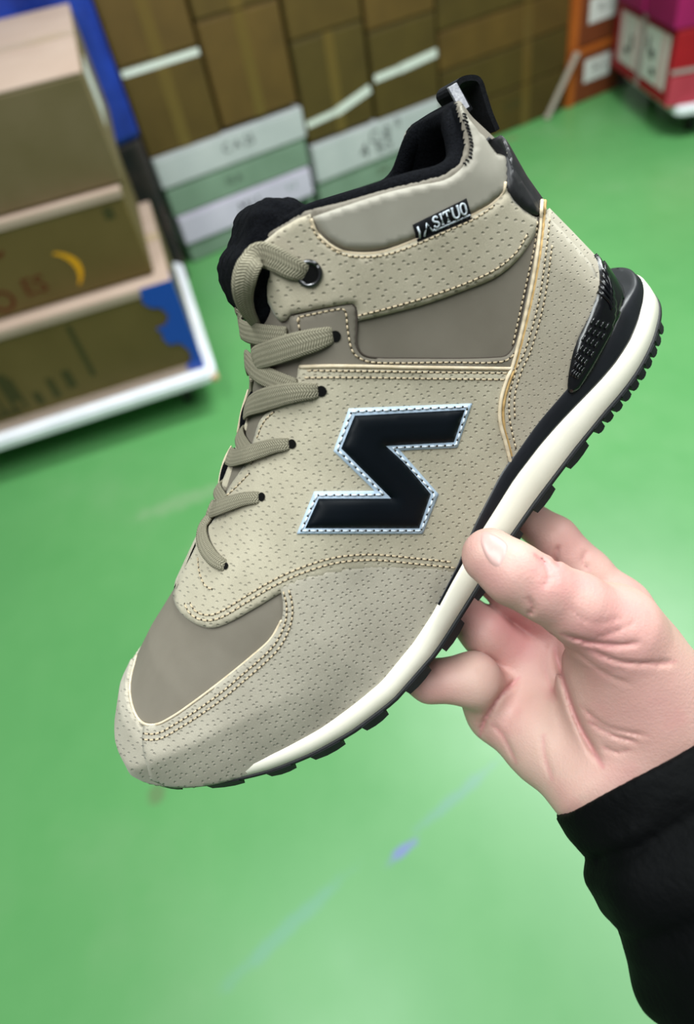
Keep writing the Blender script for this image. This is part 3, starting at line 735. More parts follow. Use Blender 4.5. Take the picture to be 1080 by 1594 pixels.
def panel(name, pts, thick, mat, base=None, step=7.0, edge=0.55, mirror=False, dome=0.0, parent=None, label=None, register=True, lift=0.0, drop=0.0):
    """a cut piece of leather of real thickness lying on the surface under it"""
    base = base or BODY
    out = catmull(pts, True, step)
    keep = [out[0]]
    for p in out[1:]:
        if np.linalg.norm(p - keep[-1]) > step * 0.35: keep.append(p)
    if np.linalg.norm(keep[0] - keep[-1]) < step * 0.35: keep.pop()
    out = clamp_outline(np.array(keep), step); n0 = len(out)
    lo, hi = out.min(0), out.max(0); pts2 = []
    A0 = out; A1 = np.roll(out, -1, 0)
    j = 0; y = lo[1]
    while y < hi[1]:
        x = lo[0] + (step / 2 if j % 2 else 0)
        while x < hi[0]:
            if poly_inside(out, x, y) and BODY.ray(S_EYE, s_dir(x, y)) is not None:
                q = np.array([x, y]); ab = A1 - A0; t = np.clip(((q - A0) * ab).sum(1) / np.maximum((ab * ab).sum(1), 1e-9), 0, 1)
                dm = np.linalg.norm(q - (A0 + t[:, None] * ab), axis=1).min()
                if dm > step * 0.55: pts2.append((x, y, dm))
            x += step
        y += step * 0.87; j += 1
    vin = [Vector(p) for p in out] + [Vector(p[:2]) for p in pts2]
    vv, _, ff, _, _, _ = delaunay_2d_cdt(vin, [(i, (i + 1) % n0) for i in range(n0)], [], 1, 1e-4)
    if len(vv) != len(vin):
        vin = vv
    dist = [0.0] * n0 + [p[2] for p in pts2]
    while len(dist) < len(vv): dist.append(0.0)
    V = []; NN = []; UV = []
    for k, p in enumerate(vv):
        P, N, ok = (hit(base, p[0], p[1]))
        if base is not BODY:
            N = BODY.near(P)[1]
        h = thick * (edge if dist[k] <= 0 else 1.0) + dome * min(1.0, dist[k] / 16.0) ** 0.6
        V.append(P + N * (h + lift)); NN.append((P, N)); UV.append((p[0] / 100, p[1] / 100))
    faces = [tuple(f) for f in ff]
    # make the faces look outwards
    a, b, c_ = faces[len(faces) // 2][:3]
    if np.cross(V[b] - V[a], V[c_] - V[a]) @ NN[a][1] < 0: faces = [f[::-1] for f in faces]
    # skirt down into the layer below, along boundary edges
    cnt = {}
    for f in faces:
        for i in range(len(f)):
            e = (f[i], f[(i + 1) % len(f)]); cnt[e] = cnt.get(e, 0) + 1
    be = [e for e in cnt if (e[1], e[0]) not in cnt]
    low = {}
    for e in be:
        for q in e:
            if q not in low:
                low[q] = len(V); V.append(NN[q][0] - NN[q][1] * 0.0006 + NN[q][1] * lift * 0.5); UV.append(UV[q])
    nf = faces + [(e[1], e[0], low[e[0]], low[e[1]]) for e in be]
    if mirror:                                                    # the same piece on the far flank
        o = len(V); nt = len(NN); MV = []
        for k in range(nt):
            P, N = NN[k]; q, n2 = BODY.near((P[0], -P[1], P[2] - drop)); MV.append((q, n2, np.linalg.norm(V[k] - P)))
        V2 = [q + n2 * h * 0.82 for q, n2, h in MV]; low2 = {q: None for q in low}
        for q in low: low2[q] = len(V2) + o; V2.append(MV[q][0] - MV[q][1] * 0.0006)
        UV2 = [UV[k] for k in range(nt)] + [UV[q] for q in low]
        okv = [NN[k][0][1] > 0.001 for k in range(nt)]
        nf2 = [f[::-1] for f in faces if all(okv[i] for i in f)] + [(e[0], e[1], low2[e[1]] - o, low2[e[0]] - o) for e in be if okv[e[0]] and okv[e[1]]]
        used = sorted({i for f in nf2 for i in f}); ren = {i: k for k, i in enumerate(used)}
        V2 = [V2[i] for i in used]; UV2 = [UV2[i] for i in used]; nf2 = [tuple(ren[i] for i in f) for f in nf2]
        far_piece = (V2, nf2, UV2)
    ob = mesh_obj(name, V, nf, mat, parent or shoe, True, UV)
    if label: ob['label'] = label
    if mirror:
        o2 = mesh_obj(name, far_piece[0], far_piece[1], mat, parent or shoe, True, far_piece[2])
        if label: o2['label'] = label
        SHOE_GEO.append((np.array(far_piece[0]), far_piece[1]))
    if register: SHOE_GEO.append((np.array(V), nf))
    return ob

def tube_mesh(paths, rad, seg=6):
    """capped tubes along 3-D polylines, one mesh; rad a number or a list along the path"""
    V = []; F = []
    for P in paths:
        P = np.asarray(P, float); n = len(P); o = len(V); up = None
        for i in range(n):
            t = P[min(i + 1, n - 1)] - P[max(i - 1, 0)]; t /= max(np.linalg.norm(t), 1e-12)
            if up is None: up = np.cross(t, [0.3, 0.5, 0.81]); 
            up = up - (up @ t) * t; up /= max(np.linalg.norm(up), 1e-12); s = np.cross(t, up)
            r = rad[i] if hasattr(rad, '__len__') else rad
            for k in range(seg):
                a = 2 * math.pi * k / seg; V.append(P[i] + (up * math.cos(a) + s * math.sin(a)) * r)
        for i in range(n - 1):
            for k in range(seg):
                k2 = (k + 1) % seg; F.append((o + i * seg + k, o + i * seg + k2, o + (i + 1) * seg + k2, o + (i + 1) * seg + k))
        F.append(tuple(o + k for k in range(seg))[::-1]); F.append(tuple(o + (n - 1) * seg + k for k in range(seg)))
    return V, F
def surf_path(surf, pts, lift, step=5.0, smooth=True):
    c = catmull(pts, False, step) if smooth else np.array(pts, float)
    out = []
    for p in c:
        P, N, ok = hit(surf, p[0], p[1]); out.append(P + BODY.near(P)[1] * lift)
    return out
def offset_line(pts, o, step=8.0):
    c = catmull(pts, False, step); t = np.gradient(c, axis=0); t /= np.linalg.norm(t, axis=1, keepdims=True)
    return c + np.stack([-t[:, 1], t[:, 0]], 1) * o

def in_poly_many(P, Q):
    P = np.asarray(P, float); c = np.zeros(len(Q), bool); j = len(P) - 1
    for i in range(len(P)):
        with np.errstate(divide='ignore', invalid='ignore'):
            c ^= ((P[i, 1] > Q[:, 1]) != (P[j, 1] > Q[:, 1])) & (Q[:, 0] < (P[j, 0] - P[i, 0]) * (Q[:, 1] - P[i, 1]) / (P[j, 1] - P[i, 1]) + P[i, 0])
        j = i
    return c
def px_many(P):
    q = P @ SA + SO; return np.stack([CX + FPX * q[:, 0] / q[:, 2], CY + FPX * q[:, 1] / q[:, 2]], 1)
def shell(name, pts, thick, mat, drop=0.0, label=None, zmin=None):
    """the part of a panel that runs on round the toe or the heel to the far flank: a layer lifted off the body"""
    N = BODY.N; v = BVm
    vis = ((S_EYE - v) * N).sum(1) > 0
    own = in_poly_many(pts, px_many(v)); mir = in_poly_many(pts, px_many(v * np.array([1, -1, 1]) - np.array([0, 0, drop])))
    ok = np.where((v[:, 1] > 0) | vis, own, mir)
    if zmin is not None: ok = ok & (v[:, 2] * 1000 > zmin(v[:, 0] * 1000))
    F = BF[~lin_mask]; F = F[ok[F].all(1)]
    u, inv = np.unique(F, return_inverse=True); F = inv.reshape(-1, 4); n = len(u)
    top = v[u] + N[u] * thick; low = v[u] - N[u] * 0.0004
    e = np.concatenate([F[:, [0, 1]], F[:, [1, 2]], F[:, [2, 3]], F[:, [3, 0]]]); key = {(a, b) for a, b in e.tolist()}
    be = [(a, b) for a, b in key if (b, a) not in key]
    faces = [tuple(f) for f in F.tolist()] + [(b, a, a + n, b + n) for a, b in be]
    uv = px_many(v[u]) / 100
    far = v[u][:, 1] < 0; uv[far] = (px_many(v[u] * np.array([1, -1, 1])) / 100)[far]
    V = np.concatenate([top, low])
    o = mesh_obj(name, V, faces, mat, shoe, True, np.concatenate([uv, uv]))
    if label: o['label'] = label
    SHOE_GEO.append((V, faces)); return o
# ---- panels, bottom layer first (outlines in photograph pixels, laid on the body)
toe_in = [(436, 908), (441, 938), (438, 966), (421, 995), (395, 1019), (350, 1056), (300, 1094), (266, 1117), (241, 1128), (221, 1124), (207, 1100), (203, 1065), (213, 1020)]
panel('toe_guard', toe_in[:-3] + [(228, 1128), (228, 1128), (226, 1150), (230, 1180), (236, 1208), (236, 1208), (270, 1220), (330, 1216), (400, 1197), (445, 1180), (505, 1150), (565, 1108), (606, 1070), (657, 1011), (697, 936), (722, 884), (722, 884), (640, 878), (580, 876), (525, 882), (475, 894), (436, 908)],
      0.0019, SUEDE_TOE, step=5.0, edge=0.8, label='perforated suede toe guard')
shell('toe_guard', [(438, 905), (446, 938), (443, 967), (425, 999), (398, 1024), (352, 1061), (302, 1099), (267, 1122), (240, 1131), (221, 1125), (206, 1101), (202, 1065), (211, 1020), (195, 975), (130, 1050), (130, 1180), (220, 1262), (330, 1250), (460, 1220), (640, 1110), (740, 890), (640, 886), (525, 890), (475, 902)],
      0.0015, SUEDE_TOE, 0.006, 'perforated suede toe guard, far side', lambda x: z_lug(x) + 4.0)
panel('ankle_frame', [(452, 492), (452, 492), (546, 473), (553, 479), (555, 505), (554, 532), (560, 548), (575, 556), (620, 558), (780, 556), (796, 545), (806, 517), (822, 440), (834, 372), (836, 335), (840, 318), (840, 318), (848, 322), (848, 322), (842, 390), (828, 462), (806, 560), (800, 582), (800, 582), (470, 580), (470, 580), (462, 545), (452, 510)],
      0.0012, NUBUCK, mirror=True, label='smooth taupe frame round the ankle window')
saddle_pts = [(466, 572), (466, 572), (462, 594), (434, 628), (409, 654), (398, 685), (387, 719), (360, 760), (349, 784), (336, 810), (318, 832), (300, 868), (279, 905), (273, 930), (283, 953), (305, 970), (330, 977), (355, 970), (400, 945), (440, 921), (480, 904), (530, 892), (580, 887), (640, 888), (716, 896), (716, 896), (742, 840), (760, 812), (800, 742), (800, 742), (788, 690), (783, 655), (787, 622), (800, 582), (803, 574), (803, 574), (640, 573), (520, 571), (466, 572)]
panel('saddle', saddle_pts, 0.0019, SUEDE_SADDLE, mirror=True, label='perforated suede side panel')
strap_pts = [(484, 340), (484, 340), (493, 362), (520, 386), (545, 395), (590, 394), (640, 377), (700, 351), (740, 333), (766, 318), (783, 300), (786, 290), (786, 290), (800, 318), (830, 340), (837, 338), (837, 338), (828, 368), (803, 404), (770, 431), (720, 452), (660, 473), (600, 489), (556, 499), (556, 499), (553, 478), (546, 472), (455, 489), (455, 489), (440, 500), (420, 470), (402, 438), (396, 415), (398, 392), (416, 374), (449, 351), (484, 334)]
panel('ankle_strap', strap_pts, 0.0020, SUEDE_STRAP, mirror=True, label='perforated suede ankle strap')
collar_pts = [(486, 338), (486, 338), (540, 320), (600, 301), (650, 289), (690, 281), (714, 266), (728, 247), (732, 226), (725, 197), (716, 167), (733, 158), (733, 158), (752, 172), (768, 190), (778, 212), (788, 243), (790, 272), (786, 296), (768, 312), (740, 329), (700, 347), (640, 372), (590, 388), (545, 389), (520, 380), (500, 362)]
panel('collar', collar_pts, 0.0016, NUBUCK_COLLAR, mirror=True, label='padded smooth collar', edge=0.2)
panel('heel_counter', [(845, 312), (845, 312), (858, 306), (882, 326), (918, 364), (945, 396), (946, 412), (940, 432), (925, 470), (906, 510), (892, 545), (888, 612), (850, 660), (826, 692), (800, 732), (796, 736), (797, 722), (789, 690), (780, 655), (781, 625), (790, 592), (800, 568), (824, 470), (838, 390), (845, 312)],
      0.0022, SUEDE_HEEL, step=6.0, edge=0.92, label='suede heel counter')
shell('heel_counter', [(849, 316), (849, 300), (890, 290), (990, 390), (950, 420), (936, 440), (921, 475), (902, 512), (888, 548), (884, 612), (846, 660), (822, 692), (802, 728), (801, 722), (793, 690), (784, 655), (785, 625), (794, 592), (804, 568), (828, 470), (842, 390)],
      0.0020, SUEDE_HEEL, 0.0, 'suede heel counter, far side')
panel('heel_patch', [(768, 206), (768, 206), (790, 228), (820, 270), (843, 300), (847, 316), (836, 338), (836, 338), (820, 334), (800, 318), (786, 298), (784, 270), (780, 242)], 0.0026, BLACK_LEATHER, edge=0.85, label='black leather heel patch')
shell('heel_patch', [(768, 205), (790, 200), (850, 240), (900, 290), (848, 312), (836, 334), (822, 330), (804, 316), (790, 297), (788, 270), (784, 242)], 0.0022, BLACK_LEATHER, 0.0, 'black leather heel patch, far side')
panel('heel_clip', [(917, 403), (917, 403), (924, 411), (934, 430), (943, 453), (950, 480), (946, 508), (928, 548), (907, 585), (888, 608), (878, 608), (884, 556), (894, 526), (911, 491), (925, 447), (924, 418), (921, 408)], 0.0042, BLACK_GLOSS, step=6.0, edge=0.8, label='ridged glossy black plastic heel clip')
shell('heel_clip', [(922, 402), (935, 385), (1010, 420), (1010, 480), (966, 480), (956, 511), (930, 549), (905, 583), (886, 604), (888, 560), (898, 528), (915, 493), (929, 449), (928, 414)], 0.0036, BLACK_GLOSS, 0.0, 'glossy black plastic heel clip, far side', lambda x: z_blk(x) + 0.5)
ALL = MultiSurf()

# raw edges and piping
def piping(name, pts, rad, mat, lift=0.0004, label=None):
    V, F = tube_mesh([surf_path(ALL, pts, lift)], rad); o = mesh_obj(name, V, F, mat, shoe)
    if label: o['label'] = label
    return o
cnt_edge = [(845, 313), (838, 390), (824, 470), (800, 568), (790, 592), (781, 625), (780, 655), (789, 690), (797, 722)]
piping('piping', [(p[0] - 2.5, p[1]) for p in cnt_edge], 0.00075, EDGE_CREAM, 0.0003, 'cream raw edge')
piping('piping', [(p[0] + 2.5, p[1]) for p in cnt_edge], 0.00075, EDGE_TAN, 0.0001, 'tan raw edge')
piping('piping', [(467, 571), (520, 570), (640, 572), (720, 573), (799, 574)], 0.0007, EDGE_CREAM, 0.0002, 'cream raw edge')
piping('piping', toe_in[2:], 0.0005, EDGE_CREAM, 0.0002, 'cream raw edge')
piping('piping', [(484, 341), (493, 362), (520, 386), (545, 394), (590, 393), (640, 376), (700, 350), (740, 332), (766, 317), (783, 299), (786, 284)], 0.00055, EDGE_CREAM, 0.0002, 'cream raw edge')

piping('cut_edge', [(455, 489), (455, 489), (546, 473), (553, 479), (555, 505), (554, 532), (560, 548), (575, 556), (620, 558), (780, 556), (796, 545), (806, 517), (822, 440), (834, 372), (837, 340)], 0.00042, plain('dark_cut_edge', (70, 63, 56), 0.8, 0.2), 0.0, 'dark cut edge')
# stitch rows
def stitch_rows(rows, mat=THREAD, pitch=9.5, ln=6.6, r=0.00036, name='stitching', holes=True, label=None, lift=0.00008):
    V = []; F = []; MI = []
    surf = ALL
    for pts in rows:
        c = catmull(pts, False, 2.0); s = np.concatenate([[0], np.cumsum(np.linalg.norm(np.diff(c, axis=0), axis=1))])
        n = int(s[-1] // pitch)
        for k in range(n):
            a = [np.interp(k * pitch + ln * q, s, c[:, 0]) for q in (0, 0.5, 1)]; b = [np.interp(k * pitch + ln * q, s, c[:, 1]) for q in (0, 0.5, 1)]
            P = []
            for q in range(3):
                p, n_, ok = hit(surf, a[q], b[q]); P.append(p + BODY.near(p)[1] * (lift + (0.0002 if q == 1 else -0.0001)))
            v, f = tube_mesh([P], [r * 0.75, r, r * 0.75], 5); o = len(V); V += v; F += [tuple(i + o for i in q) for q in f]; MI += [0] * len(f)
            if holes:
                g = (k * pitch + (ln + pitch) / 2)
                p, n_, ok = hit(surf, np.interp(g, s, c[:, 0]), np.interp(g, s, c[:, 1])); nb = BODY.near(p)[1]
                t1 = np.cross(nb, [0.1, 0.2, 0.9]); t1 /= np.linalg.norm(t1); t2 = np.cross(nb, t1); o = len(V); rr_ = 0.00042
                V += [p + nb * 0.00012 + (t1 * math.cos(x) + t2 * math.sin(x)) * rr_ for x in np.linspace(0, 2 * math.pi, 7)[:-1]] + [p + nb * 0.00018]
                for x in range(6): F.append((o + x, o + (x + 1) % 6, o + 6)); MI.append(1)
    ob = mesh_obj(name, V, F, [mat, HOLE], shoe); ob.data.polygons.foreach_set('material_index', MI); ob['kind'] = 'stuff'
    if label: ob['label'] = label
    return ob
strap_top = [(484, 352), (495, 370), (520, 390), (545, 399), (590, 399), (640, 384), (700, 358), (740, 340), (772, 318)]
strap_bot = [(556, 492), (600, 481), (660, 464), (720, 443), (770, 420), (803, 393), (822, 362)]
frame_row = [(466, 500), (464, 494), (464, 494), (530, 481), (537, 484), (541, 515), (548, 546), (560, 558), (580, 564), (620, 565), (700, 564), (780, 563), (800, 550), (812, 510), (828, 436), (839, 374), (841, 335)]
sad_bot = [(708, 884), (649, 878), (582, 872), (525, 876), (471, 892), (427, 912), (385, 937), (345, 961), (320, 966), (297, 956), (283, 930)]
toe_row = [(438, 922), (443, 943), (441, 968), (426, 1000), (404, 1023), (374, 1049), (341, 1077), (305, 1103), (272, 1124), (243, 1139), (216, 1138)]
stitch_rows([strap_top, strap_bot, frame_row, [(463, 496), (468, 520)]])
stitch_rows([[(478, 577), (560, 578), (700, 580), (792, 581)], [(474, 588), (560, 588), (700, 590), (790, 591)]])
stitch_rows([sad_bot, offset_line(sad_bot, 8.5)[1:-1]])
stitch_rows([offset_line(toe_row, -3), offset_line(toe_row, -12)], pitch=8.5, ln=5.6)
cs = [(855, 340), (851, 380), (838, 470), (817, 546), (804, 574), (793, 614), (793, 652), (803, 700)]
stitch_rows([cs, [(p[0] + 8, p[1] + 2) for p in cs[1:-1]]], pitch=9, ln=5.5)
stitch_rows([[(836, 345), (831, 385), (815, 458), (796, 545)]], pitch=9, ln=5.8)
stitch_rows([[(400, 682), (411, 657), (432, 636)], [(353, 772), (372, 754), (390, 735)], [(308, 868), (311, 893), (320, 912), (332, 918)]], pitch=8.5, ln=5.5)
# collar whipstitch: short black bars over the edge by the heel
P = []
for k in range(15):
    a = k / 14; x = np.interp(a, [0, 0.25, 0.6, 0.85, 1], [721, 727, 733, 731, 722]); y = 178 + 78 * a
    p1, n1, _ = hit(ALL, x - 3, y); p2, n2, _ = hit(ALL, x + 3, y + 2); P.append([p1 + n1 * 0.0006, (p1 + p2) / 2 + n1 * 0.0008, p2 + n2 * 0.0003])
V, F = tube_mesh(P, 0.00032, 5); o = mesh_obj('edge_stitching', V, F, WEBBING, shoe); o['kind'] = 'stuff'; o['label'] = 'black edge stitches'

# ---- logo
logo_out = [(543, 636), (543, 636), (734, 628), (734, 628), (711, 697), (711, 697), (622, 701), (622, 701), (682, 769), (682, 769), (657, 831), (657, 831), (462, 831), (462, 831), (489, 765), (489, 765), (583, 764), (583, 764), (519, 702), (519, 702)]
logo_in = [(552, 647), (552, 647), (723, 638), (723, 638), (706, 688), (706, 688), (600, 694), (600, 694), (630, 722), (670, 769), (670, 769), (652, 822), (652, 822), (475, 822), (475, 822), (496, 776), (496, 776), (609, 776), (609, 776), (531, 698), (531, 698)]
lg = panel('logo', logo_out, 0.0008, LOGO_BLUE, base=ALL, step=5.0, register=True, label='pale blue trim of the zigzag logo'); ALL = MultiSurf()
panel('logo_inlay', logo_in, 0.0006, LOGO_NAVY, base=ALL, step=5.0, dome=0.0012, edge=0.3, parent=lg, register=False, label='puffed navy black zigzag inlay')
lrow = [(547, 641), (547, 641), (728, 633), (728, 633), (709, 693), (709, 693), (611, 697), (611, 697), (645, 735), (676, 769), (676, 769), (655, 826), (655, 826), (469, 826), (469, 826), (493, 771), (493, 771), (597, 770), (597, 770), (525, 700), (525, 700), (547, 641)]
ob = stitch_rows([lrow], LOGO_THREAD, 12.5, 9.0, 0.00042, 'stitching', True, 'white logo stitches'); ob.parent = lg; ob.matrix_parent_inverse = Matrix()
# woven label
quad = [(642, 350), (725, 309), (734, 340), (649, 376)]
wl = panel('woven_label', [p for q in quad for p in (q, q)], 0.0008, WEBBING, base=ALL, step=5.0, label='black woven label with white letters'); ALL = MultiSurf()
def lab(u, v):
    a = np.array(quad[3]) * (1 - u) + np.array(quad[2]) * u; b = np.array(quad[0]) * (1 - u) + np.array(quad[1]) * u
    return tuple(a * (1 - v) + b * v)
SER = 0.018
def serif(u, v): return [(u - SER, v), (u + SER, v)]
glyphs = [[(0.07, 0.78), (0.08, 0.45), (0.06, 0.12)], [(0.14, 0.10), (0.235, 0.72), (0.30, 0.2), (0.345, 0.26)],
          [(0.435, 0.74), (0.415, 0.84), (0.375, 0.84), (0.355, 0.72), (0.375, 0.62), (0.42, 0.54), (0.44, 0.42), (0.42, 0.32), (0.375, 0.31), (0.352, 0.42)],
          [(0.50, 0.84), (0.50, 0.31)], serif(0.50, 0.84), serif(0.50, 0.31),
          [(0.545, 0.74), (0.55, 0.85), (0.66, 0.85), (0.665, 0.74)], [(0.605, 0.85), (0.605, 0.31)], serif(0.605, 0.31),
          [(0.715, 0.85), (0.715, 0.46), (0.735, 0.34), (0.765, 0.31), (0.795, 0.34), (0.815, 0.46), (0.815, 0.85)], serif(0.715, 0.85), serif(0.815, 0.85),
          [(0.905, 0.86), (0.87, 0.78), (0.86, 0.58), (0.87, 0.39), (0.905, 0.31), (0.94, 0.39), (0.95, 0.58), (0.94, 0.78), (0.905, 0.86)]]
paths = [surf_path(ALL, [lab(*q) for q in g], 0.00015, 1.5, smooth=len(g) > 5) for g in glyphs]
paths.append(surf_path(ALL, [lab(0.345 + 0.02 * k, 0.17 + (0.03 if k % 2 else 0)) for k in range(33)], 0.00015, 1.5, False))
V, F = tube_mesh(paths, 0.00036, 5); mesh_obj('lettering', V, F, LOGO_THREAD, wl)['label'] = 'white embroidered letters'

# ---- heel clip relief: bands at the top, short bars below
P = []
for k in range(5):
    o = 7.5 * k
    P.append(surf_path(ALL, [(938 - o * 0.26, 420 + o * 1.15), (944 - o * 0.14, 429 + o * 1.1), (949 - o * 0.03, 441 + o * 1.0), (952, 455 + o * 0.9)], 0.0002))
for r_ in range(7):
    v = 0.34 + 0.085 * r_
    lx = np.interp(v, [0, 0.3, 0.5, 0.7, 1], [926, 913, 899, 888, 882]); ly = np.interp(v, [0, 0.3, 0.5, 0.7, 1], [445, 491, 520, 553, 600])
    rx = np.interp(v, [0, 0.3, 0.5, 0.7, 1], [972, 962, 940, 917, 895]); ry = np.interp(v, [0, 0.3, 0.5, 0.7, 1], [470, 505, 540, 572, 604])
    for k in range(4):
        u = 0.24 + 0.16 * k + (0.06 if r_ % 2 else 0)
        x, y = lx + (rx - lx) * u, ly + (ry - ly) * u
        P.append(surf_path(ALL, [(x - 3, y + 4.5), (x, y - 1), (x + 3, y - 4)], 0.0002))
V, F = tube_mesh(P, 0.00055, 6); o = mesh_obj('clip_ridges', V, F, BLACK_GLOSS, shoe); o['kind'] = 'stuff'; o['label'] = 'raised ridges'

# ---- midsole, outsole, lugs
NP = 220
def plan_loop(off, n=NP):
    xs = 150 * -np.cos(np.linspace(0, math.pi, n // 2 + 1)); y = Hm(xs) * plan(xs)
    P = [(x, yy) for x, yy in zip(xs, y)] + [(x, -yy) for x, yy in zip(xs[::-1], y[::-1])][1:-1]
    P = np.array(P); t = np.roll(P, -1, 0) - np.roll(P, 1, 0); nrm = np.stack([-t[:, 1], t[:, 0]], 1); nrm /= np.maximum(np.linalg.norm(nrm, axis=1, keepdims=True), 1e-9)
    nrm *= np.sign((nrm * (P - P.mean(0))).sum(1))[:, None]
    return P, nrm
def sole_layer(name, zb, zt, prof, mat, xmin=-999, inset=16.0, label=None):
    """a solid slab following the sole outline; prof = [(height 0..1, offset outwards in mm)]"""
    P, nr = plan_loop(0); keep = P[:, 0] >= xmin
    V = []; F = []; K = len(prof)
    n = len(P)
    for h, off in prof:
        q = P + nr * off; z0 = zb(P[:, 0]); z1 = zt(P[:, 0])
        V += [(x, y, a + (b - a) * h) for (x, y), a, b in zip(q, z0, z1)]
    qb = P * np.array([1, 0.0]) * 0.985; zb_ = zb(P[:, 0]); zt_ = zt(P[:, 0])
    q = P - nr * 0; cy = P[:, 1] * 0.0
    V += [(x, 0.0, z) for x, z in zip(qb[:, 0], zt_)] + [(x, 0.0, z) for x, z in zip(qb[:, 0], zb_)]
    for i in range(n):
        j = (i + 1) % n
        if not (keep[i] and keep[j]): continue
        for k in range(K - 1): F.append((k * n + i, k * n + j, (k + 1) * n + j, (k + 1) * n + i))
        F.append(((K - 1) * n + i, (K - 1) * n + j, K * n + j, K * n + i)); F.append((j, i, (K + 1) * n + i, (K + 1) * n + j))
    V = np.array(V) / 1000
    ob = mesh_obj(name, V, F, mat, shoe)
    bmx = bmesh.new(); bmx.from_mesh(ob.data); bmesh.ops.remove_doubles(bmx, verts=bmx.verts[:], dist=0.00005)
    loose = [v for v in bmx.verts if not v.link_faces]; bmesh.ops.delete(bmx, geom=loose, context='VERTS')
    bmesh.ops.recalc_face_normals(bmx, faces=bmx.faces[:]); bmx.to_mesh(ob.data); bmx.free()
    if label: ob['label'] = label
    return ob
z_out0 = lambda x: z_lug(x) + 2.2
z_out1 = lambda x: z_lug(x) + 4.6
sole_layer('outsole', z_out0, z_out1, [(0, -0.6), (0.3, 0.5), (1, 0.5)], BLACK_RUBBER, label='black rubber outsole')
z_c1 = lambda x: np.maximum(z_crm(x), z_out1(x) + 0.05)
sole_layer('midsole', z_out1, z_c1, [(0, -0.3), (0.05, 0.3), (0.5, 0.4), (0.85, 0.1), (0.97, -0.9), (1, -2.5)], CREAM, xmin=-139, label='cream foam midsole')
z_b1 = lambda x: np.maximum(z_blk(x), z_crm(x))
sole_layer('midsole_wedge', lambda x: z_crm(x) - 0.2, z_b1, [(0, -1.0), (0.1, -0.7), (0.5, -1.6), (0.85, -1.4), (0.97, -2.4), (1, -4)], BLACK_FOAM, xmin=-14, label='black foam heel wedge')
lug_spans = [(-141, -134), (-124, -113), (-104, -95), (-88, -76), (-67, -57), (-46, -34), (-25, -12), (-2, 8), (18, 30), (40, 52), (62, 74)] + [(80 + 5.6 * k, 84 + 5.6 * k) for k in range(10)]
for side in (1, -1):
    for x0, x1 in lug_spans:
        xs = np.linspace(x0, x1, 4); V = []; F = []
        for i, x in enumerate(xs):
            yo = float(Hm(x) * plan(x)) + 0.9; sh = 1.2 if i in (0, 3) else 0
            zt_ = float(z_out0(x)) + 1.4; zb_ = float(z_lug(x)) - 0.4 + sh * 0.5
            for y, z in ((yo, zt_), (yo - 0.5, zb_), (max(yo - 14, 1), zb_), (max(yo - 14, 1), zt_)): V.append((x / 1000, side * y / 1000, z / 1000))
        for i in range(3):
            for k in range(4):
                q = (i * 4 + k, i * 4 + (k + 1) % 4, i * 4 + 4 + (k + 1) % 4, i * 4 + 4 + k); F.append(q if side < 0 else q[::-1])
        F += [(0, 1, 2, 3) if side > 0 else (3, 2, 1, 0), (15, 14, 13, 12) if side > 0 else (12, 13, 14, 15)]
        mesh_obj('lug', V, F, BLACK_RUBBER, shoe, smooth=False)

# ---- tongue: padded black pile above the throat
def s_pt(px, py, y):
    d = s_dir(px, py); t = (y / 1000 - S_EYE[1]) / d[1]; return (S_EYE + d * t) * 1000
tg_ax, TG = grid3((0, -34, 70), (85, 30, 138), 1.25)
def cap(a, b, ra, rb, Gr):
    d, t = seg_dist(Gr, np.array(a), np.array(b)); return d - (ra + (rb - ra) * t)
lob = []
f = None
for pxy, y0, y1, r in (((372, 418), -17, 16, 8.0), ((377, 445), -17, 14, 7.5), ((399, 357), -18, 14, 8.6), ((424, 355), -20, 14, 7.0), ((400, 390), -19, 14, 10), ((440, 375), -20, 10, 8), ((395, 470), -16, 12, 7), ((410, 500), -15, 10, 6)):
    a = s_pt(*pxy, y0); b = a + np.array([0, y1 - y0, 0]); g = cap(a, b, r, r, TG); f = g if f is None else smin(f, g, 5.0)
nzf = np.sin(TG[..., 0] * 0.9 + 2 * np.sin(TG[..., 1] * 0.5)) * 0.25 + np.sin(TG[..., 2] * 1.1 + TG[..., 1] * 0.4) * 0.25
V, F = surface_nets(f + nzf, tg_ax, 2)
tongue = mesh_obj('tongue', V / 1000, F, FLEECE, shoe); tongue['label'] = 'black fleece padded tongue'
TONGUE = Surf(V / 1000, F)
# far collar wing of the lining that rises behind the tongue is part of the body above

# ---- pull tab at the heel: a folded webbing loop
def ribbon(path, wdir, width, thick, n_seg=None):
    P = np.array(path); V = []; F = []; n = len(P)
    for i in range(n):
        t = P[min(i + 1, n - 1)] - P[max(i - 1, 0)]; t /= np.linalg.norm(t); w = np.asarray(wdir if np.ndim(wdir) == 1 else wdir[i]); nn = np.cross(w, t); nn /= np.linalg.norm(nn)
        for a, b in ((-1, -1), (1, -1), (1, 1), (-1, 1)): V.append(P[i] + w * a * width / 2 + nn * b * thick / 2)
    for i in range(n - 1):
        for k in range(4): F.append((i*4+k, i*4+(k+1) % 4, i*4+4+(k+1) % 4, i*4+4+k))
    F += [(3, 2, 1, 0), tuple((n-1)*4+k for k in range(4))]
    return V, F
tp = [(724, 176), (709, 152), (702, 141), (707, 131), (721, 126), (736, 129), (745, 152), (754, 180), (765, 206)]
tpath = np.array([s_pt(p[0], p[1], 3.0) / 1000 for p in catmull(tp, False, 5)])
V, F = ribbon(tpath + np.array([0, -0.003, 0]), np.array([0, 1.0, 0]), 0.015, 0.0019)
pt = mesh_obj('pull_tab', V, F, WEBBING, shoe, False); pt['label'] = 'black webbing pull loop'
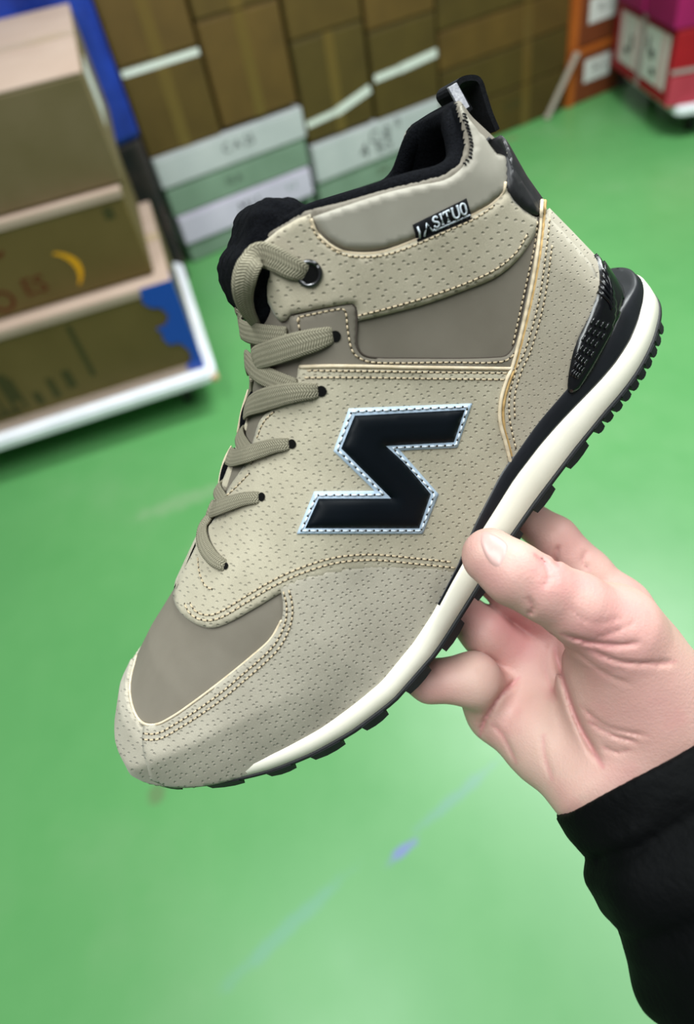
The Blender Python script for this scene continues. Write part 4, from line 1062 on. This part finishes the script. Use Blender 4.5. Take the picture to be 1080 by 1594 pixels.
V, F = ribbon(np.array([s_pt(p[0], p[1], 14.0) / 1000 for p in catmull([(703, 133), (708, 142), (715, 155), (723, 170)], False, 4)]), np.array([0.9, 0.1, -0.25]), 0.0036, 0.0014)
mesh_obj('stripe', V, F, WHITE_WEB, pt, False)['label'] = 'white stripe'
# padded black roll along the collar rim
def rim_y(x, z, inset):
    i = min(max(int(round((x - ax[0][0]) / HS)), 0), X2.shape[0] - 1); k = min(max(int(round((z - ax[2][0]) / HS)), 0), X2.shape[1] - 1)
    dm_ = max(0.0, 1 - dsg[i, k] / rr[i, k]); w_ = Wm[i, k] * max(0.0, 1 - dm_ ** 2.2) ** (1 / 2.2)
    return max(min(w_, Wm[i, k] * pl[i, k]) - inset, 0.0)
zdrop_ = {115: 0.5, 118: 1.5, 121: 2.6, 124: 3.0, 126: 3.0}
xs_ = [50, 58, 66, 74, 82, 90, 97, 103, 108, 112, 115, 118, 121, 124, 126]
side_ = [(x, rim_y(x, float(z_top(x)) - 2, 5.0 + 0.35 * max(0, min(x - 105, 12))), float(z_top(x)) - 0.8 - zdrop_.get(x, 0)) for x in xs_]
loop_ = side_ + [(126.5, 0, 94.5)] + [(x, -y, z) for x, y, z in side_[::-1]]
P = catmull(np.array(loop_) / 1000, False, 0.003)
V, F = tube_mesh([P], [0.0024 + 0.0018 * min(1, abs(2 * abs(k / (len(P) - 1) - 0.5) - 1) * 2.2) for k in range(len(P))], 12)
mesh_obj('collar_padding', V, F, FLEECE, shoe)['label'] = 'black fleece roll on the collar rim'

# ---- eyelet and lace holes
p, n_, _ = hit(ALL, 481, 426)
nb = BODY.near(p)[1]; t1 = np.cross(nb, [0, 0, 1.0]); t1 /= np.linalg.norm(t1); t2 = np.cross(nb, t1)
V, F = tube_mesh([[p + nb * 0.0003 + (t1 * math.cos(a) + t2 * math.sin(a)) * 0.0037 for a in np.linspace(0, 2 * math.pi, 25)]], 0.0008, 8)
eyelet = mesh_obj('eyelet', V, F, METAL, shoe); eyelet['label'] = 'gunmetal eyelet ring'
def disc(px, py, r, name='lace_hole'):
    p, n_, _ = hit(ALL, px, py); nb = BODY.near(p)[1]; t1 = np.cross(nb, [0, 0, 1.0]); t1 /= np.linalg.norm(t1); t2 = np.cross(nb, t1)
    V = [p + nb * 0.0004 + (t1 * math.cos(a) + t2 * math.sin(a)) * r for a in np.linspace(0, 2 * math.pi, 19)[:-1]] + [p + nb * 0.0005]
    mesh_obj(name, V, [(k, (k + 1) % 18, 18) for k in range(18)] + [], DARK, shoe)
disc(480, 426, 0.0036); disc(521.5, 523.5, 0.0019); disc(500, 608.8, 0.0019); disc(454.8, 691, 0.0017); disc(407.8, 773.4, 0.0016); disc(352, 881, 0.0013)

# ---- laces: flat woven tapes
def lace(pts, widths, lifts, far=None, name='lace', pre=None, twist=None):
    """pts in photograph pixels; far = extra points in shoe millimetres on the other flank"""
    ctrl = []
    surf = MultiSurfLace
    for q in (pre or []):
        P, N = BODY.near(np.array(q) / 1000); ctrl.append(np.concatenate([P + N * 0.004, N]))
    for (x, y), l in zip(pts, lifts):
        P, N, ok = hit(surf, x, y); Nb = BODY.near(P)[1]
        toeye = S_EYE - P; toeye /= np.linalg.norm(toeye)
        ctrl.append(np.concatenate([P + (0.6 * Nb + 0.4 * toeye) * l / 1000, 0.75 * Nb + 0.25 * toeye]))
    if far:
        for q in far:
            P, N = BODY.near(np.array(q) / 1000); ctrl.append(np.concatenate([P + N * 0.003, N]))
    C = catmull(np.array(ctrl) * np.array([1, 1, 1, 0.004, 0.004, 0.004]), False, 0.0012)
    P = C[:, :3]; N = C[:, 3:]; N /= np.linalg.norm(N, axis=1, keepdims=True)
    s = np.concatenate([[0], np.cumsum(np.linalg.norm(np.diff(P, axis=0), axis=1))]); S = s / s[-1]
    W = np.interp(S, np.linspace(0, 1, len(widths)), widths) / 1000
    V = []; UV = []; F = []; n = len(P); K = 12
    for i in range(n):
        t = P[min(i + 1, n - 1)] - P[max(i - 1, 0)]; t /= np.linalg.norm(t)
        w = np.cross(N[i], t); w /= np.linalg.norm(w); nn = np.cross(t, w)
        if twist: 
            a = np.interp(S[i], np.linspace(0, 1, len(twist)), twist); w, nn = w * math.cos(a) + nn * math.sin(a), nn * math.cos(a) - w * math.sin(a)
        th = 0.00075
        for k in range(K):
            a = 2 * math.pi * k / K; ca, sa = math.cos(a), math.sin(a)
            V.append(P[i] + w * W[i] / 2 * math.copysign(abs(ca) ** 0.6, ca) + nn * th * math.copysign(abs(sa) ** 0.8, sa)); UV.append((s[i] / 0.0085, (ca + 1) / 2))
    for i in range(n - 1):
        for k in range(K): F.append((i*K+k, i*K+(k+1) % K, i*K+K+(k+1) % K, i*K+K+k))
    F += [tuple(range(K))[::-1], tuple((n-1)*K+k for k in range(K))]
    o = mesh_obj(name, V, F, LACE, shoe, True, UV); return o
SHOE_GEO.append((TONGUE.V, TONGUE.F))
MultiSurfLace = MultiSurf()
lace([(479, 429), (468, 422), (452, 414), (432, 402), (411, 396), (397, 411), (389, 445), (390, 478), (400, 505)], [5.5, 7.5, 8.3, 8.5, 8.5, 7.5, 6, 5, 5], [-1.2, 1.2, 2.4, 2.8, 3.2, 4.6, 4.6, 3.0, 1.0], twist=[0, 0, 0, 0, 0.2, 0.9, 1.1, 0.9, 0.6])
lace([(361, 488), (370, 500), (387, 512), (412, 520), (448, 524)], [7.5, 7.8, 8, 8, 7], [4.6, 4.6, 4.2, 3.0, 1.4], pre=[(24, -27, 100), (20, -16, 107)])
lace([(520, 521), (510, 523), (492, 528), (467, 535), (435, 546), (408, 556), (398, 566)], [5, 7.6, 8.6, 8.8, 8.8, 8.5, 8], [-1.3, 1.0, 2.0, 2.8, 3.6, 3.4, 1.5])
lace([(392, 560), (406, 577), (432, 592), (460, 604)], [7, 8, 8.2, 7], [3.6, 3.0, 2.0, 0.8], pre=[(8, -24, 82)])
lace([(498, 608), (488, 609), (472, 609), (450, 612), (420, 621), (396, 633), (386, 642)], [4.6, 6.8, 8.0, 8.4, 8.4, 8, 7], [-1.3, 1.0, 2.0, 2.8, 3.6, 3.4, 2.0])
lace([(394, 586), (390, 604), (387, 624), (386, 645)], [4, 6.5, 7, 5], [1.4, 2.4, 2.6, 1.6])
lace([(453, 691), (444, 692), (430, 694), (410, 701), (388, 710), (370, 715), (361, 712)], [4.2, 6.0, 7.0, 7.4, 7.4, 7, 6], [-1.3, 1.0, 2.0, 2.8, 3.4, 3.4, 2.5], pre=None, far=[(-28, -26, 52)])
lace([(374, 660), (377, 678), (384, 698), (396, 712)], [6, 6.5, 7, 6], [2.2, 2.2, 1.8, 0.8])
lace([(406, 774), (398, 775), (384, 777), (364, 784), (346, 792), (337, 796), (331, 792)], [4.2, 5.6, 6.6, 7.0, 7.0, 6.5, 6], [-1.3, 0.8, 1.8, 2.6, 3.2, 3.2, 2.0], far=[(-52, -28, 42)])
lace([(339, 748), (342, 762), (350, 782)], [5, 6, 6], [2.0, 2.0, 1.0])
lace([(331, 806), (321, 824), (321, 846), (333, 868), (346, 878), (352, 881)], [5.5, 6.2, 6.4, 6.2, 5.6, 4.4], [2.6, 3.0, 2.4, 1.6, 0.9, -1.2])
# the far eyestay edge standing up beyond the throat: padded black lining with a raw cream edge
for seg in ([(386, 606), (381, 628), (375, 652), (369, 674)], [(360, 694), (352, 712), (346, 734), (341, 758), (339, 772)], [(334, 800), (331, 816), (328, 836)]):
    P = np.array([s_pt(q[0], q[1], -13.0) / 1000 for q in catmull([(x + 7, y + 4) for x, y in seg], False, 4)])
    m = len(P); r = [0.0008 + 0.0018 * math.sin(math.pi * min(1, max(0, k / (m - 1)))) for k in range(m)]
    V, F = tube_mesh([P], r, 8); eg = mesh_obj('eyestay_edge', V, F, FLEECE, shoe); eg['label'] = 'black lining at the far eyestay'
    P2 = np.array([s_pt(q[0], q[1], -14.5) / 1000 for q in catmull(seg, False, 4)])
    V, F = tube_mesh([P2], [0.0003 + 0.0007 * math.sin(math.pi * k / (len(P2) - 1)) for k in range(len(P2))], 6); mesh_obj('raw_edge', V, F, EDGE_CREAM, eg)['label'] = 'raw cream edge'

# ================================================================== PERSON: hand and sleeve
def hp(px, py, d): return np.array([(px - CX) * d / FPX, (py - CY) * d / FPX, d])
def dz(px, py, z):
    """depth (mm) at which a pixel's ray is z mm up in the shoe's frame"""
    d = s_dir(px, py); return (z / 1000 - S_EYE[2]) / d[2] * 1000
def hs(px, py, z): return hp(px, py, dz(px, py, z))
wrist_o = hp(1000, 1215, 240)
HV_ = 0.95
hax, HG = grid3((10, -5, 205), (185, 200, 335), HV_)
def chain(pts, k=3.0):
    f = None
    for (a, ra), (b, rb) in zip(pts[:-1], pts[1:]):
        lo = np.minimum(a, b) - 34; hi = np.maximum(a, b) + 34
        g = np.full(HG.shape[:3], 60.0, np.float32)
        sl = tuple(slice(max(0, int((lo[q] - hax[q][0]) / HV_)), max(0, int((hi[q] - hax[q][0]) / HV_) + 2)) for q in range(3))
        g[sl] = cap(a, b, ra, rb, HG[sl])
        f = g if f is None else smin(f, g, k)
    return f
iM, mM, rM, pM = hp(962, 950, 279), hp(908, 990, 284), hp(842, 1046, 285), hp(776, 1104, 280)
thumb = chain([(hp(763, 866, 231), 10.2), (hp(800, 893, 227), 11.0), (hp(845, 917, 226), 10.9), (hp(897, 946, 228), 12.3), (hp(955, 985, 234), 16.5), (hp(1015, 1085, 246), 23)], 3.0)
index = chain([(hs(770, 768, -46), 7.6), (hs(806, 797, -49), 8.4), (hs(864, 838, -60), 9.6), (hp(912, 893, 284), 11.0), (iM, 12.4)])
middle = chain([(hs(700, 850, -46), 7.6), (hs(738, 878, -49), 8.6), (hs(800, 922, -60), 10.2), (hp(852, 960, 288), 11.5), (mM, 12.5)])
ring = chain([(hs(660, 898, -45), 7.4), (hs(694, 930, -48), 8.4), (hs(754, 984, -61), 10.4), (hp(797, 1018, 287), 11.5), (rM, 12.5)])
pinky = chain([(hs(632, 1046, -44.5), 7.2), (hs(668, 1060, -46.5), 8.4), (hs(738, 1058, -58), 10.8), (hp(760, 1080, 276), 11.5), (pM, 12.2)])
wr, wm_, wu = hp(1060, 1180, 240), hp(1000, 1215, 242), hp(938, 1228, 246)
palm = None
for pts in ([(iM, 12.5), (hp(1020, 1040, 262), 14.5), (wr, 17)], [(mM, 12), (hp(960, 1090, 268), 14), (wm_, 17)], [(rM, 12), (hp(890, 1130, 268), 14), (wm_, 16)],
            [(pM, 12.4), (hp(846, 1148, 266), 17.0), (wu, 17.2)], [(iM, 12), (mM, 12), (rM, 12), (pM, 12)],
            [(hp(955, 985, 240), 16), (hp(985, 1075, 246), 22), (hp(1030, 1160, 240), 19)], [(hp(925, 1060, 252), 14), (hp(965, 1130, 246), 16)],
            [(wm_, 19), (hp(1080, 1340, 228), 24)], [(wu, 17), (hp(1020, 1345, 230), 22)], [(wr, 17), (hp(1140, 1310, 226), 22)]):
    g = chain(pts, 6.0); palm = g if palm is None else smin(palm, g, 9.0)
web = chain([(hp(980, 975, 250), 11), (hp(1000, 1000, 268), 12)])
f = smin(palm, web, 8.0)
f = smin(f, thumb, 8.0)
fing = smin(smin(index, middle, 2.0), smin(ring, pinky, 2.0), 2.0)
f = smin(f, fing, 5.0)
# creases, from the photograph, pressed into the viewer's side
near = np.abs(f) < 4.0
Qn = HG[near]; PX = np.stack([Qn[:, 0] / Qn[:, 2] * FPX + CX, Qn[:, 1] / Qn[:, 2] * FPX + CY], -1)
df = np.zeros(len(Qn), np.float32)
def c8(*pts): return [(620 + x / 2.343, 760 + y / 2.343) for x, y in pts]
CREASES = []
def crease(pts, width, depth, dmax):
    global df
    d = np.full(len(Qn), 1e9, np.float32); c = catmull(pts, False, 12)
    tt = np.zeros(len(Qn), np.float32); n = len(c) - 1
    for i in range(n):
        dd, t = seg_dist(PX, c[i], c[i + 1]); m = dd < d; d = np.where(m, dd, d); tt = np.where(m, (i + t) / n, tt)
    taper = np.clip(np.minimum(tt, 1 - tt) * 6, 0.0, 1)
    CREASES.append((c, width, depth, dmax))
    df += 1.4 * depth * taper * np.exp(-(d / width) ** 2) * (Qn[:, 2] < dmax)
crease(c8((495, 240), (540, 285), (548, 330), (525, 368)), 3.2, 0.75, 236)
crease(c8((520, 255), (565, 300), (575, 345)), 2.6, 0.45, 236)
crease(c8((470, 395), (492, 440), (470, 462)), 3.5, 0.8, 240)
crease(c8((590, 530), (690, 560), (800, 573), (890, 562)), 3.6, 1.1, 250)
crease(c8((690, 585), (800, 630), (900, 640), (1015, 634)), 3.4, 0.9, 250)
crease(c8((640, 590), (760, 680), (860, 720)), 3.0, 0.35, 255)
crease(c8((700, 555), (800, 520), (880, 480)), 2.8, 0.35, 245)
crease(c8((620, 430), (700, 490), (840, 470)), 2.8, 0.3, 245)
crease(c8((555, 530), (590, 660), (650, 840), (700, 940), (745, 1015)), 6.0, 1.6, 275)
crease(c8((295, 905), (318, 840), (372, 755), (440, 690)), 4.0, 1.4, 292)
crease(c8((690, 850), (780, 900), (880, 930)), 3.0, 0.8, 255)
crease(c8((660, 790), (760, 870), (920, 905)), 3.0, 0.6, 255)
crease(c8((740, 940), (800, 965), (850, 950)), 2.8, 0.6, 255)
crease(c8((540, 560), (530, 640), (560, 740)), 4.5, 0.6, 290)
crease(c8((340, 860), (380, 900), (430, 1000)), 4.0, 0.5, 290)
crease(c8((530, 900), (530, 960), (560, 1060)), 4.5, 0.35, 290)
crease(c8((590, 205), (570, 250), (585, 285)), 3.2, 0.9, 300)
crease(c8((690, 225), (670, 270), (700, 300)), 3.2, 0.7, 300)
f[near] += df
V, F = surface_nets(f, hax, 3, 0.5)
person = empty('person', 'person, only a bare right hand and black quilted jacket cuff, gripping the sneaker sole', 'person')
mw = np.eye(4); mw[:3, :3] = C2W; mw[:3, 3] = CAMPOS + C2W @ (wrist_o / 1000); person.matrix_world = Matrix(mw.tolist())
HV = (V - wrist_o) / 1000.0
hand = mesh_obj('hand', HV, F, SKIN, person); hand['label'] = 'bare right hand'
at = hand.data.attributes.new('flush', 'FLOAT', 'POINT')
fl = np.zeros(len(V), np.float32)
for q, r, a in ((hp(775, 905, 222), 11, 0.45), (hp(745, 835, 225), 6, 0.3), (hp(845, 930, 218), 13, 0.35), (hp(955, 1000, 220), 30, 0.42), (hp(985, 1100, 222), 34, 0.34), (hp(880, 920, 218), 18, 0.3), (hp(740, 1020, 285), 18, 0.5), (hp(800, 1110, 268), 16, 0.3), (hp(880, 850, 280), 18, 0.4), (hp(960, 930, 265), 16, 0.3), (hp(670, 1066, 270), 16, 0.5), (hp(820, 960, 280), 30, 0.5)):
    fl = np.maximum(fl, a * np.exp(-(np.linalg.norm(V - q, axis=1) / r) ** 2))
vpx = np.stack([V[:, 0] / V[:, 2] * FPX + CX, V[:, 1] / V[:, 2] * FPX + CY], -1)
for c, w_, dp, dm_ in CREASES:                                       # folds are redder than the skin round them
    d = np.full(len(V), 1e9)
    for i in range(len(c) - 1): d = np.minimum(d, seg_dist(vpx, c[i], c[i + 1])[0])
    fl = np.maximum(fl, (min(0.6, 0.25 + 0.3 * dp) * np.exp(-(d / (w_ * 0.9)) ** 2) * (V[:, 2] < dm_)).astype(np.float32))
at.data.foreach_set('value', fl)
# nail
HSURF = Surf(HV, F); HEYE = -wrist_o / 1000
nail = [(748, 827), (754, 824), (765, 828), (780, 836), (792, 848), (790, 862), (780, 882), (772, 885), (762, 878), (752, 862), (746, 842)]
out = catmull(nail, True, 2.5); cxy = out.mean(0); V2 = []; F2 = []; n = len(out); R = 6
rays = []
for k in range(R + 1):
    for p in out:
        q = cxy + (p - cxy) * (1 - k / R * 0.999); r = HSURF.ray(HEYE, cam_ray(*q))
        if r is None: r = HSURF.near(HEYE + cam_ray(*q) * 0.225)
        h = (-0.0003, 0.00025)[k > 0] if k < 2 else 0.0004
        V2.append(r[0] + r[1] * h)
for k in range(R):
    for i in range(n): j = (i + 1) % n; F2.append((k*n+i, k*n+j, (k+1)*n+j, (k+1)*n+i))
mesh_obj('thumbnail', V2, F2, NAIL, person)['label'] = 'pale pink thumbnail'

# sleeve: padded tube with cuff hem, quilting channels and creases
sax, SG = grid3((60, 85, 110), (300, 330, 335), 1.9)
c0, c1, c2 = hp(1005, 1178, 242), hp(1100, 1310, 228), hp(1300, 1610, 205)
f = None
axis = c1 - c0; La = np.linalg.norm(axis); axis /= La
ax2 = c2 - c1; L2 = np.linalg.norm(ax2); ax2 /= L2
a1 = (SG - c0) @ axis
d_ax1 = np.linalg.norm(SG - c0 - a1[..., None] * axis, axis=-1)
a2 = (SG - c1) @ ax2
d_ax2 = np.linalg.norm(SG - c1 - a2[..., None] * ax2, axis=-1)
wt = np.clip((a1 - La * 0.5) / (La * 1.0), 0, 1); wt = wt * wt * (3 - 2 * wt)
dist = d_ax1 * (1 - wt) + d_ax2 * wt
rad = np.interp(a1, [-5, 0, 14, 16, 22, 60, 120, 260], [40, 41, 41.5, 40, 43, 47, 53, 62]).astype(np.float32)
ang = np.arctan2((SG - c0) @ np.cross(axis, [0, 0, 1.0]), SG[..., 2] - c0[2])
wob = 0.9 * np.sin(ang * 5 + a1 * 0.07) + 0.7 * np.sin(ang * 9 - a1 * 0.11 + 1.3) + 0.5 * np.sin(a1 * 0.35 + ang * 3)
chan = np.zeros_like(a1)
for q in (15.0, 38.0, 66.0, 96.0, 128.0): chan += (2.2 if q > 20 else 1.2) * np.exp(-((a1 - q - 1.2 * np.sin(ang * 2)) / 2.6) ** 2)
puff = 1.8 * np.abs(np.sin((a1 - 15) / 28 * math.pi)) * (a1 > 15)
f = dist - (rad + wob * (a1 > 10) * 0.9 + puff - chan)
f = np.maximum(f, -(a1 - 0.0 - 0.8 * np.sin(ang * 3)))
f = smax(f, -np.maximum(dist - (rad - 5.5), a1 - 45), 2.0)
f = np.maximum(f, a1 - 250)
V, F = surface_nets(f.astype(np.float32), sax, 2, 0.5)
slv = mesh_obj('sleeve', (V - wrist_o) / 1000.0, F, SLEEVE, person); slv['label'] = 'black quilted jacket sleeve'
